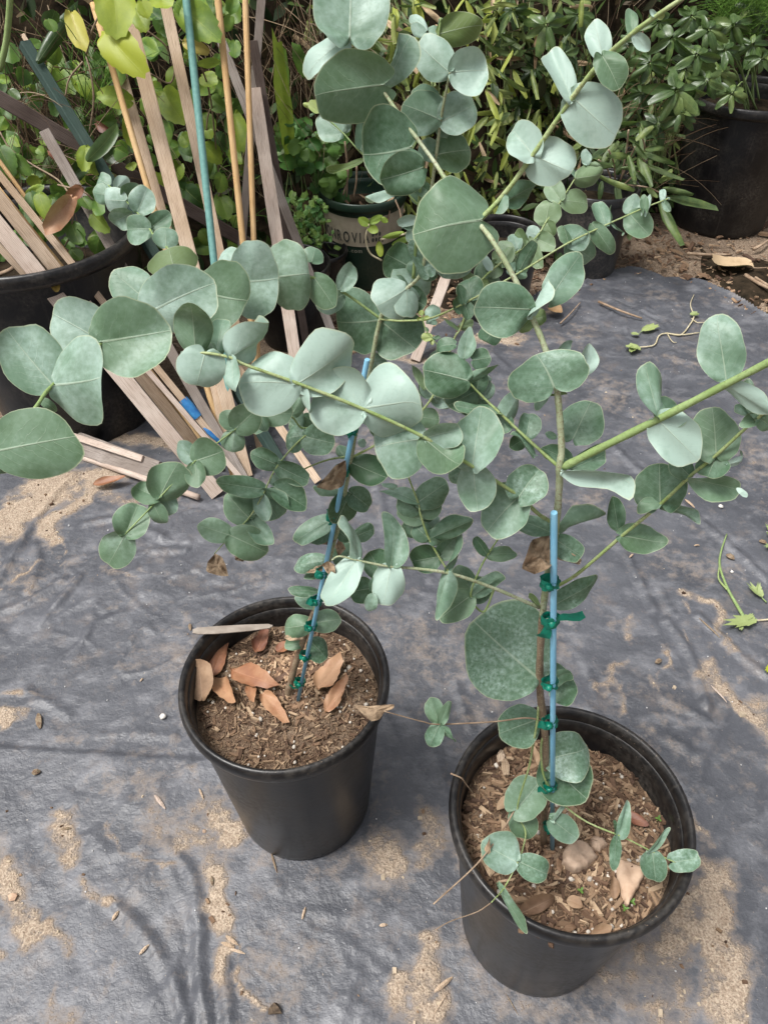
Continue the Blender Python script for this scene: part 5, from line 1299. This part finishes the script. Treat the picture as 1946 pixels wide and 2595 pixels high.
S1 = pbeam('D', (1690, 1370), 'A', (150, 262), 2.02, 62, 'greenstake', 'dark green painted square stake leaning across the dry stems', 1.0, .9, roll=30)
pbeam('D', (1700, 1360), 'A', (140, 210), 2.05, 26, 'woodtan', 'pale stake edge behind the dark green square stake', 1.0, .9)
beam(on_y(px('A', 1500, 1470), 2.05), on_y(px('A', -60, 555), 1.95), .034, .026, 'wooddark', 'brown grey rail lying slantwise behind the upright stakes', 'rail', 'rail')
pbeam('D', (1400, 1430), 'A', (560, 20), 2.02, 36, 'cane', 'short golden cane beside the toothed yellow vine leaf', 1.0, 1., name='bamboo_cane', cat='cane', round_=True, joints=.22)
pbeam('D', (1440, 1460), 'A', (700, 330), 2.05, 58, 'woodtan', 'tan board split along its edge, paired with a wider board', 1.02, .5)
pbeam('D', (1480, 1440), 'A', (780, 130), 2.04, 84, 'woodtan', 'wide tan knotty board under the yellow vine leaf', 1.04, .5)
pbeam('D', (1570, 1260), 'A', (990, 0), 2.10, 64, 'woodtan', 'tan upright board just behind the teal pole', 1.1, .5)
pbeam('D', (1420, 1400), 'A', (1118, -20), 1.98, 44, 'teal', 'round teal coated pole among the wooden stakes', 1.1, 1., name='coated_pole', cat='pole', round_=True)
pbeam('D', (1585, 1250), 'A', (1308, -20), 2.02, 38, 'cane', 'golden cane standing next to the teal pole', 1.1, 1., name='bamboo_cane', cat='cane', round_=True, joints=.26)
pbeam('D', (1565, 1190), 'A', (1474, -20), 2.03, 34, 'cane', 'slender golden cane crossing the grey stakes', 1.1, 1., name='bamboo_cane', cat='cane', round_=True, joints=.24)
pbeam('E', (420, 1180), 'B', (118, 600), 2.05, 74, 'woodpink', 'pinkish grey ribbed stake ending above the slender cane', 1.03, .6)
pbeam('E', (-20, 700), 'B', (150, -20), 2.16, 46, 'woodgrey', 'narrow grey lath behind the slender golden cane', 1.1, .5, zb=.08)
pbeam('E', (680, 860), 'B', (-90, 250), 2.14, 52, 'woodgrey', 'weathered stake slanting away behind the pinkish ribbed stake', 1.05, .6)
pbeam('E', (430, 700), 'B', (105, 290), 2.10, 50, 'wooddark', 'dark brown stake crossing behind the slender cane', 1.02, .7)
pbeam('E', (490, 1472), 'A', (780, 1290), 1.92, 46, 'woodtan', 'tan stake whose foot pokes out under the eucalyptus leaves', 1.0, .8)
pbeam('E', (1070, 742), 'E', (1275, 190), 2.09, 62, 'woodpink', 'pale stake leaning between the background pots', 1.05, .6)
# teal tie scraps on the stakes
for t, x, y, Y in (('A', 1400, 1445, 1.74), ('D', 740, 175, 1.60), ('E', 555, 2, 1.85)): pass
# ------------------------------------------------------------------ planting behind: undergrowth, thatch, vine, bamboo, schefflera
r = np.random.default_rng(11)
LQ_V = np.array([(0, 0, 0), (.3, .17, .02), (.3, -.17, .02), (.62, .19, .0), (.62, -.19, .0), (1, 0, -.06), (.3, 0, -.02), (.62, 0, -.03)], float)
LQ_F = np.array([(0, 6, 1, 0), (0, 2, 6, 0), (6, 7, 3, 1), (2, 4, 7, 6), (7, 5, 3, 3), (4, 5, 7, 7)])
LQ_F = np.array([(0, 6, 1), (0, 2, 6), (6, 7, 3), (6, 3, 1), (2, 4, 7), (2, 7, 6), (7, 5, 3), (4, 5, 7)])
M['under'] = tint_mat('undergrowth_leaf', .55, .2, 60, .2)
def green_tints(n, P, p, r=r): return np.array(P)[r.choice(len(P), n, p=p)]*r.uniform(.65, 1.3, (n, 1))
n = 22000; x = r.uniform(-2.6, 2.9, n); y = r.uniform(2.05, 4.1, n); z0 = bank_z(x, y)
k = (z0 > .0); x, y, z0 = x[k], y[k], z0[k]; n = len(x)
pos = np.stack([x, y-r.uniform(0, .16, n), z0+r.uniform(-.02, .16, n)], -1); ln = r.uniform(.03, .085, n)
tn = green_tints(n, [(.022, .05, .016), (.04, .08, .02), (.07, .12, .03), (.10, .075, .04), (.03, .035, .015)], [.34, .28, .14, .12, .12])
props(scatter('undergrowth', LQ_V, LQ_F, pos, rot_mats(n, .9, r), ln, tn, M['under'], True), 'dense dark leafy undergrowth covering the bank', 'undergrowth', kind='stuff')
# dry thatch: fine bent strands
def strands(name, regions, label, mat, tints, rad=.0011, seed=3):
    r = np.random.default_rng(seed); V, F, C = [], [], []
    for (t, x0, x1, y0, y1, Y0, Y1, n, L0, L1, ang, sp) in regions:
        for i in range(n):
            P = on_y(px(t, r.uniform(x0, x1), r.uniform(y0, y1)), r.uniform(Y0, Y1)); L = r.uniform(L0, L1); a = R(ang+r.normal(0, sp))
            d = np.array([math.cos(a), r.normal(0, .35), math.sin(a)]); d /= np.linalg.norm(d); bend = r.normal(0, .5, 3)*.5
            pts = [P+d*L*s+bend*L*s*s*.5+np.array([0, 0, -.25*L*s*s]) for s in np.linspace(0, 1, 6)]
            k0 = len(V); tp = r.uniform(.6, 1.5)*rad; v, f = tube_vf(pts, np.linspace(tp, tp*.5, 6), 3, cap=False); V += v; F += [tuple(q+k0 for q in g) for g in f]; C += [np.array(tints[r.integers(len(tints))])*r.uniform(.7, 1.25)]*len(v)
    o = obj(name, mesh_np(name, V, np.array(F), colr=np.array(C), smooth=True), mat); return props(o, label, 'dry stems', kind='stuff')
DRY = [(.15, .10, .055), (.24, .175, .11), (.08, .05, .03), (.32, .25, .165), (.11, .065, .035)]
M['dry'] = tint_mat('dry_strand', .8, .2, 100)
strands('dry_stems', [('A', -100, 500, -60, 700, 2.0, 2.3, 130, .12, .34, -70, 35), ('A', 0, 600, 500, 1100, 1.9, 2.15, 80, .1, .25, -30, 50), ('B', 230, 560, -60, 420, 2.4, 2.6, 130, .1, .28, -80, 30), ('B', 560, 1000, -60, 700, 2.55, 2.8, 90, .1, .3, -75, 30), ('C', -300, 900, 0, 1000, 2.75, 2.95, 120, .12, .35, 80, 25), ('C', 300, 1100, 600, 1200, 2.55, 2.8, 110, .1, .3, 70, 35), ('A', 850, 1500, 0, 900, 2.2, 2.4, 90, .12, .3, -70, 40)], 'tangled dry brown stems hanging through the planting', M['dry'], DRY)
strands('grass_tufts', [('A', 430, 700, 300, 800, 1.95, 2.1, 90, .08, .2, 75, 25), ('C', 1350, 1659, -40, 230, 2.9, 3.2, 900, .08, .2, 70, 45), ('A', 1180, 1500, 1000, 1450, 2.15, 2.3, 40, .08, .16, 70, 30)], 'fine bright green grassy foliage among the planting', M['dry'], [(.10, .22, .03), (.16, .30, .05), (.06, .14, .02)], .0010, 5)
def simple_leaf(parent, t, a, c, w_, Y, mat, color, name='leaf', **k):
    base = on_y(px(t, *a), Y); kw = dict(nth=26, wob=1.6); kw.update(k)
    return add_leaf(parent, base, px(t, *c), w_, mat=mat, color=color, ts=TILES[t][2], name=name, **kw)
# the vine
VN = empty('vine_plant', (-.75, 1.95, .40), 'trailing vine with toothed yellow green leaves behind the wooden stakes', 'vine')
VL = '''690 -60 705 208 262 .85 .45 1.90
640 195 822 435 225 .95 .85 1.88
960 -70 1005 85 160 .85 .35 1.95
1085 45 1292 195 215 .65 .10 2.0
785 605 578 558 130 .70 .15 1.95
985 555 1070 725 170 .80 .25 2.05
790 690 800 865 115 .75 .35 2.0
1312 372 1188 382 58 .75 .25 2.05
1215 460 1312 505 105 .75 .20 2.1
1410 690 1445 905 135 .75 .25 2.1
1335 1050 1318 1145 95 .60 .12 2.1
1230 875 1335 965 115 .65 .2 2.12
915 520 972 565 95 .6 .15 2.1
1320 1180 1385 1335 115 .6 .15 2.12
1095 815 1155 880 95 .6 .15 2.12
1400 900 1442 1025 85 .8 .2 2.1
1270 590 1340 660 100 .55 .1 2.12
1240 780 1270 830 70 .7 .15 2.12
1120 1140 1205 1235 135 .3 0 2.1
1210 1385 1260 1470 80 .55 .1 2.05
1060 20 1120 70 90 .5 .1 2.0
820 60 880 190 120 .7 .4 1.98
850 10 900 110 100 .8 .5 1.96
520 885 500 1025 95 .75 .3 1.86
600 1000 535 1030 80 .8 .4 1.86
430 1340 480 1480 118 .35 .05 1.72
430 1500 490 1572 85 .4 .05 1.72
0 890 75 1045 140 .3 .0 1.8
80 940 175 1035 95 .35 .05 1.8
240 1080 165 1092 70 .75 .5 1.8
700 890 770 930 130 .3 0 1.95
560 1290 645 1380 105 .45 .3 1.72
500 1190 540 1250 110 .3 .05 1.75
290 120 330 190 80 .4 .05 2.0
330 130 300 60 90 .3 .0 2.05
150 420 130 500 100 .2 0 2.05
0 640 20 690 60 .4 0 1.98
230 890 260 920 60 .45 .1 1.9
590 740 700 720 90 .3 .05 2.0
620 340 570 380 90 .35 .0 2.05
790 980 800 1020 70 .7 .3 1.95
160 1180 270 1110 60 .5 .1 1.75'''
for ln in VL.splitlines():
    q = list(map(float, ln.split())); simple_leaf(VN, 'A', q[0:2], q[2:4], q[4], q[7], 'vine', (q[5], q[6], 0), back=.12, point=.06, serr=.028, wave=.035, cup=.2, nth=48)
simple_leaf(VN, 'D', (185, 345), (195, 482), 125, 1.62, 'vine', (.7, .3, 0), back=.18, point=.15)
simple_leaf(VN, 'D', (215, 280), (200, 330), 60, 1.62, 'vine', (.3, .0, 0))
simple_leaf(VN, 'D', (20, 90), (10, 150), 50, 1.62, 'vine', (.4, .0, 0))
for a, c, w_, Y, tn in (((430, 85), (500, 320), 115, 1.95, (1., .7, 0)), ((1110, 255), (1250, 310), 75, 2.02, (.9, .5, 0)), ((430, 1195), (275, 1410), 120, 1.70, (.9, .0, 0)), ((490, 1125), (400, 1200), 75, 1.72, (.5, 0, 0)), ((300, 910), (425, 1000), 60, 1.86, (.0, 0, 0)), ((580, 740), (650, 800), 50, 2.0, (.0, 0, 0))):
    simple_leaf(VN, 'A', a, c, w_, Y, 'russet', tn, 'dead_leaf', serr=.03, cup=.4, wave=.05)
simple_leaf(VN, 'D', (325, 250), (345, 335), 60, 1.55, 'russet', (.7, .3, 0), 'dead_leaf', cup=.6)
for i in range(235):
    if i >= 205: x, y, Y = r.uniform(120, 640), r.uniform(1130, 1480), r.uniform(1.68, 1.9)
    elif i < 95: x, y, Y = r.uniform(840, 1480), r.uniform(-40, 1480), r.uniform(2.14, 2.32)
    else: x, y, Y = r.uniform(-20, 720), r.uniform(250, 1150), r.uniform(2.0, 2.25)
    a = r.normal(90, 45); L = r.uniform(60, 150); simple_leaf(VN, 'A', (x, y), (x+L*math.cos(R(a)), y+L*math.sin(R(a))), L*r.uniform(.7, 1.), Y, 'vine', (r.uniform(.05, .7), r.choice([0, .1, .3], p=[.6, .28, .12]), 0), back=.12, serr=.03, wave=.03, point=.05)
for pts in ([(520, 340, 1.95), (545, 430, 1.93), (565, 600, 1.92), (540, 800, 1.92)], [(500, 370, 1.96), (420, 470, 1.95), (395, 580, 1.94)], [(1290, 590, 2.12), (1250, 700, 2.12), (1240, 820, 2.12)], [(430, 1200, 1.72), (440, 1300, 1.72), (420, 1420, 1.72), (390, 1480, 1.73)], [(0, 790, 1.9), (70, 900, 1.88), (200, 990, 1.86), (350, 1080, 1.8), (430, 1180, 1.74)], [(880, 180, 2.05), (1000, 280, 2.06), (1050, 400, 2.08), (1020, 500, 2.08), (900, 440, 2.06)], [(560, 1200, 1.75), (500, 1150, 1.75), (350, 1110, 1.78)], [(1390, 1040, 2.12), (1300, 1200, 2.12)], [(640, 20, 1.92), (560, 170, 1.93), (520, 330, 1.95)], [(1140, 60, 2.02), (1190, 340, 2.06), (1260, 560, 2.1), (1300, 900, 2.12), (1330, 1180, 2.12)]):
    tube('stem', catmull([on_y(px('A', x, y), Y) for x, y, Y in pts], 6), .0022, M['bark'], VN, 6)
tube('stem', catmull([on_z(px('D', -60, 640-380), .3) if False else on_y(px('D', 0, 225), 1.60), on_y(px('D', 70, 195), 1.58), on_y(px('D', 115, 150), 1.60)], 6), .005, M['twig'], VN, 6)
# broad strap stems (flat leafless succulents) and dark strap leaves
SP = empty('strap_plant', on_y(px('B', 330, 1000), 2.42), 'upright flat yellow green strap stems beside the grey stakes', 'plant')
for a, c, w_, tn in (((330, 1000), (215, 150), 95, (.75, .45, 0)), ((300, 640), (270, 220), 70, (.35, .05, 0)), ((10, 960), (-10, 700), 110, (.7, .4, 0)), ((20, 1050), (10, 880), 70, (.75, .3, 0)), ((420, 460), (345, 250), 90, (.25, .0, 0))):
    simple_leaf(SP, 'B', a, c, w_, 2.42, 'vine', tn, 'strap_leaf', back=.04, point=.1, serr=.05, dz=-.92, roll=5, wave=.01, curl=0., cup=.2)
DP = empty('strap_plant', on_y(px('A', 230, 370), 2.0), 'dark blue green strap leaves hanging by the dark green stake', 'plant')
for a, c, w_, tn, Y in (((235, 365), (475, 15), 95, (.25, 0, 0), 1.98), ((375, 1120), (560, 930), 100, (.15, 0, 0), 1.84), ((530, 960), (745, 770), 90, (.35, .0, 0), 1.82), ((60, 540), (130, 600), 60, (.3, 0, 0), 1.98), ((290, 180), (340, 60), 110, (.2, 0, 0), 2.02), ((640, 960), (780, 860), 130, (.2, 0, 0), 1.95)):
    simple_leaf(DP, 'A', a, c, w_, Y, 'glossy', tn, 'strap_leaf', back=.04, point=.1, serr=.02, wave=.02)
tube('stem', catmull([on_y(px('A', 0, 420), 1.85), on_y(px('A', 40, 250), 1.85), on_y(px('A', 62, 0), 1.85), on_y(px('A', 50, -120), 1.85)], 6), .0065, M['stem_young'], DP, 8)
# round-lobed herb and feathery herb
HB = empty('geranium_plant', (-.33, 2.45, .0), 'bright green round lobed herb growing behind the grey stakes', 'plant')
for i in range(105):
    u = r.random(); x = 250+u*390+r.normal(0, 15); y = 700+abs(r.normal(0, 1))*40+r.random()*(190+260*u); y = min(y, 1190)
    a = r.uniform(0, 360); L = r.uniform(50, 88); simple_leaf(HB, 'B', (x, y), (x+L*math.cos(R(a)), y+L*math.sin(R(a))*.8), L*1.1, r.uniform(2.36, 2.52), 'herb', (r.uniform(.2, .85), r.choice([0, .12]), 0), back=.35, serr=.07, nth=22)
for i in range(14):
    x, y = 280+r.random()*330, 780+r.random()*300; tube('stem', catmull([on_y(px('B', x, y), 2.45), on_y(px('B', x+r.normal(0, 40), y+180), 2.46), on_y(px('B', 430+r.normal(0, 60), 1350), 2.46)], 5), .0015, M['stem_young'], HB, 5)
FB = empty('feathery_herb', (-.19, 2.33, .11), 'small feathery bright green herb in the small black pot', 'plant')
for i in range(150):
    x = r.normal(420, 75); y = 1180+r.random()*350; a = r.normal(-70, 50); L = r.uniform(24, 46)
    simple_leaf(FB, 'B', (x, y), (x+L*math.cos(R(a)), y+L*math.sin(R(a))), L*.7, r.uniform(2.22, 2.36), 'herb', (r.uniform(.3, .95), r.choice([0, .2]), 0), back=.2, serr=.1, nth=14)
for i in range(12):
    x = r.normal(420, 60); tube('stem', catmull([on_y(px('B', x, 1220+r.random()*120), 2.3), on_y(px('B', x+r.normal(10, 20), 1400), 2.31), on_y(px('B', 470+r.normal(0, 25), 1560), 2.33)], 5), .0012, M['stem_young'], FB, 5)
# yellow shoot in front of the printed pot
YS = empty('yellow_shoot', on_y(px('B', 860, 1570), 2.2), 'slender shoot with bright yellow green leaves before the printed pot', 'plant')
for a, c, w_, tn in (((790, 1345), (725, 1310), 60, (.9, .4, 0)), ((800, 1335), (880, 1300), 50, (.9, .35, 0)), ((790, 1360), (850, 1395), 60, (.95, .5, 0)), ((855, 1455), (862, 1545), 52, (.9, .7, 0)), ((870, 1310), (905, 1340), 40, (.85, .4, 0)), ((1000, 1400), (880, 1420), 40, (.8, .4, 0)), ((940, 1470), (1040, 1430), 45, (.7, .3, 0))):
    simple_leaf(YS, 'B', a, c, w_, 2.2, 'herb', tn, t=0) if False else simple_leaf(YS, 'B', a, c, w_, 2.2, 'herb', tn, point=.1)
tube('stem', catmull([on_y(px('B', 870, 1565), 2.2), on_y(px('B', 800, 1520), 2.2), on_y(px('B', 775, 1430), 2.2), on_y(px('B', 795, 1345), 2.2)], 6), .003, M['root'], YS, 6)
tube('stem', catmull([on_y(px('B', 860, 1440), 2.2), on_y(px('B', 950, 1420), 2.2), on_y(px('B', 1040, 1395), 2.2)], 6), .003, M['root'], YS, 6)
GS = empty('dry_stalks', (GP[0], GP[1], .24), 'dry brown stalks standing in the printed green pot', 'plant')
for x0, y0, x1, y1 in ((660, 1180, 650, 850), (700, 1190, 720, 1000), (915, 1210, 905, 1330), (950, 1200, 990, 1330), (640, 1170, 670, 1010)): tube('stalk', catmull([on_y(px('B', x0, y0), 2.38), on_y(px('B', (x0+x1)/2+8, (y0+y1)/2), 2.37), on_y(px('B', x1, y1), 2.36)], 5), .003, M['twig'], GS, 5)
for i in range(16):
    x, y = r.uniform(620, 950), r.uniform(1150, 1215); P = np.array([GP[0]+r.uniform(-.09, .09), GP[1]+r.uniform(-.1, .06), .246]); a = r.uniform(0, 6.3)
    lying_leaf(P, P+np.array([math.cos(a)*.04, math.sin(a)*.04, .01]), .014, 'dead', (r.uniform(.2, .8), 0, 0), name='dead_leaf', parent=GS, nth=16)
# bamboo clumps
def bamboo(label, t, x0, x1, y0, y1, Y0, Y1, n, seed, tone=(.1, .8), yel=(.5, .3), Lr=(90, 190), base=None, culms=8, wr=(.17, .26)):
    r = np.random.default_rng(seed); c = on_y(px(t, (x0+x1)/2, y1), (Y0+Y1)/2); c[2] = max(c[2], 0)
    rt = empty('bamboo_plant', base or (c[0], c[1], max(0., c[2]-.1)), label, 'bamboo')
    for i in range(culms):
        x = r.uniform(x0, x1); P0 = on_y(px(t, x+r.normal(0, 40), y1+100), Y1-.05); P1 = on_y(px(t, x, r.uniform(y0-120, y0+300)), Y1-.1)
        tube('culm', catmull([P0, P0*.5+P1*.5+r.normal(0, .02, 3), P1], 6), np.linspace(.004, .002, 13), M['twig' if i % 3 == 0 else 'stem'], rt, 6)
    for i in range(n):
        x, y = r.uniform(x0, x1), r.uniform(y0, y1); a = r.normal(75, 42) if r.random() < .75 else r.uniform(-40, 220); L = r.uniform(*Lr)
        k = r.random()
        if k < .06: mt, cc = 'dead', (r.uniform(.5, 1), .05, 0)
        else: mt, cc = 'bamboo', (r.uniform(*tone), (r.uniform(.25, .7) if r.random() < yel[0] else 0)*yel[1]*2, 0)
        simple_leaf(rt, t, (x, y), (x+L*math.cos(R(a)), y+L*math.sin(R(a))), L*r.uniform(*wr), r.uniform(Y0, Y1), mt, cc, back=.03, point=.15, nth=14, curl=-.12, rings=None) if False else simple_leaf(rt, t, (x, y), (x+L*math.cos(R(a)), y+L*math.sin(R(a))), L*r.uniform(*wr), r.uniform(Y0, Y1), mt, cc, back=.03, point=.15, nth=14, curl=r.uniform(-.3, .05), dz=r.uniform(-.4, .3), roll=r.uniform(-40, 40))
    return rt
bamboo('yellowing bamboo clump behind the tall eucalyptus stems', 'B', 880, 1660, -40, 1450, 2.52, 2.85, 290, 21, (.45, 1.), (.5, .42))
bamboo('green bamboo clump with dark leaves beside the schefflera', 'C', -80, 560, -40, 1250, 2.66, 2.95, 270, 22, (.15, .95), (.3, .35))
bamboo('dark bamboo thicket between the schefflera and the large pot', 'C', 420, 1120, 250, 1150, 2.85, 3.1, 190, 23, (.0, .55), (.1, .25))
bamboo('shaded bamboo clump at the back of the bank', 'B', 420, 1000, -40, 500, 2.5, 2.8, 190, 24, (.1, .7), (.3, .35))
# drooping bamboo of the dusty grey pot
BP = empty('bamboo_plant', (.705, 2.52, .23), 'drooping bamboo with brown leaf tips in the dusty grey pot', 'bamboo')
for a, c, w_, tn in (((880, 915), (1132, 992), 42, .35), ((940, 1000), (1172, 1080), 40, .35), ((1030, 1130), (1232, 1172), 42, .4), ((1060, 1182), (1385, 1262), 55, .45), ((1010, 1222), (1150, 1482), 75, .3), ((900, 1262), (815, 1455), 60, .3), ((745, 1100), (780, 1275), 48, .35), ((820, 935), (865, 1112), 46, .4), ((880, 950), (972, 1135), 52, .4), ((690, 930), (850, 942), 48, .3), ((640, 1050), (875, 1165), 38, .35), ((965, 760), (858, 842), 45, .5), ((720, 1000), (555, 985), 45, .3), ((1080, 1020), (1000, 1112), 40, .45), ((1000, 1080), (1130, 1060), 34, .5), ((690, 880), (590, 960), 40, .2), ((760, 900), (700, 1010), 44, .3), ((780, 1010), (950, 1010), 36, .3), ((850, 860), (930, 960), 40, .3), ((920, 900), (1060, 880), 40, .25), ((660, 1090), (640, 1210), 40, .2), ((600, 1000), (540, 1100), 44, .2), ((860, 1030), (930, 1100), 36, .4), ((930, 1130), (1000, 1190), 36, .4)):
    simple_leaf(BP, 'C', a, c, w_, r.uniform(2.38, 2.5), 'bamboo', (tn, 0, 0), back=.03, point=.15, nth=16, curl=-.1)
for i in range(50):
    x, y = r.uniform(560, 1000), r.uniform(700, 1120); a = r.normal(70, 60); L = r.uniform(90, 170); simple_leaf(BP, 'C', (x, y), (x+L*math.cos(R(a)), y+L*math.sin(R(a))), L*.26, r.uniform(2.5, 2.62), 'bamboo', (r.uniform(0, .45), 0, 0), back=.03, point=.15, nth=14)
for x0, y0, x1, y1 in ((760, 1100, 860, 880), (780, 1120, 940, 1000), (740, 1100, 700, 900), (800, 1110, 1060, 1185), (720, 1100, 640, 960), (770, 1100, 820, 780), (910, 980, 900, 820)): tube('culm', catmull([on_y(px('C', x0, y0), 2.5), on_y(px('C', (x0+x1)/2+10, (y0+y1)/2-20), 2.47), on_y(px('C', x1, y1), 2.44)], 5), .0028, M['twig'], BP, 5)
# schefflera: palmate whorls of leaflets
def schef(label, whorls, base, seed):
    r = np.random.default_rng(seed); rt = empty('schefflera_plant', base, label, 'shrub')
    for (x, y, Rr, Y, up) in whorls:
        C0 = on_y(px('C', x, y), Y); n = r.integers(7, 10); a0 = r.uniform(0, 360)
        tube('stalk', catmull([np.array(base)+r.normal(0, .03, 3), (np.array(base)+C0)/2+np.array([0, .02, .05]), C0], 6), np.linspace(.0035, .002, 13), M['stem_young'], rt, 6)
        for i in range(n):
            a = R(a0+i*360/n+r.normal(0, 7)); L = Rr*r.uniform(.8, 1.12); st = .12
            bx, by = x+st*L*math.cos(a), y+st*L*math.sin(a)*.8
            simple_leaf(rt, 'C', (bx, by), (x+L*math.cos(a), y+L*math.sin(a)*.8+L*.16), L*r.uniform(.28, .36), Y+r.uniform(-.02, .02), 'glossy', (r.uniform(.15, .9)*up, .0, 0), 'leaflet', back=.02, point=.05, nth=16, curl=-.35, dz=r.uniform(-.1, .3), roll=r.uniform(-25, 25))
    return rt
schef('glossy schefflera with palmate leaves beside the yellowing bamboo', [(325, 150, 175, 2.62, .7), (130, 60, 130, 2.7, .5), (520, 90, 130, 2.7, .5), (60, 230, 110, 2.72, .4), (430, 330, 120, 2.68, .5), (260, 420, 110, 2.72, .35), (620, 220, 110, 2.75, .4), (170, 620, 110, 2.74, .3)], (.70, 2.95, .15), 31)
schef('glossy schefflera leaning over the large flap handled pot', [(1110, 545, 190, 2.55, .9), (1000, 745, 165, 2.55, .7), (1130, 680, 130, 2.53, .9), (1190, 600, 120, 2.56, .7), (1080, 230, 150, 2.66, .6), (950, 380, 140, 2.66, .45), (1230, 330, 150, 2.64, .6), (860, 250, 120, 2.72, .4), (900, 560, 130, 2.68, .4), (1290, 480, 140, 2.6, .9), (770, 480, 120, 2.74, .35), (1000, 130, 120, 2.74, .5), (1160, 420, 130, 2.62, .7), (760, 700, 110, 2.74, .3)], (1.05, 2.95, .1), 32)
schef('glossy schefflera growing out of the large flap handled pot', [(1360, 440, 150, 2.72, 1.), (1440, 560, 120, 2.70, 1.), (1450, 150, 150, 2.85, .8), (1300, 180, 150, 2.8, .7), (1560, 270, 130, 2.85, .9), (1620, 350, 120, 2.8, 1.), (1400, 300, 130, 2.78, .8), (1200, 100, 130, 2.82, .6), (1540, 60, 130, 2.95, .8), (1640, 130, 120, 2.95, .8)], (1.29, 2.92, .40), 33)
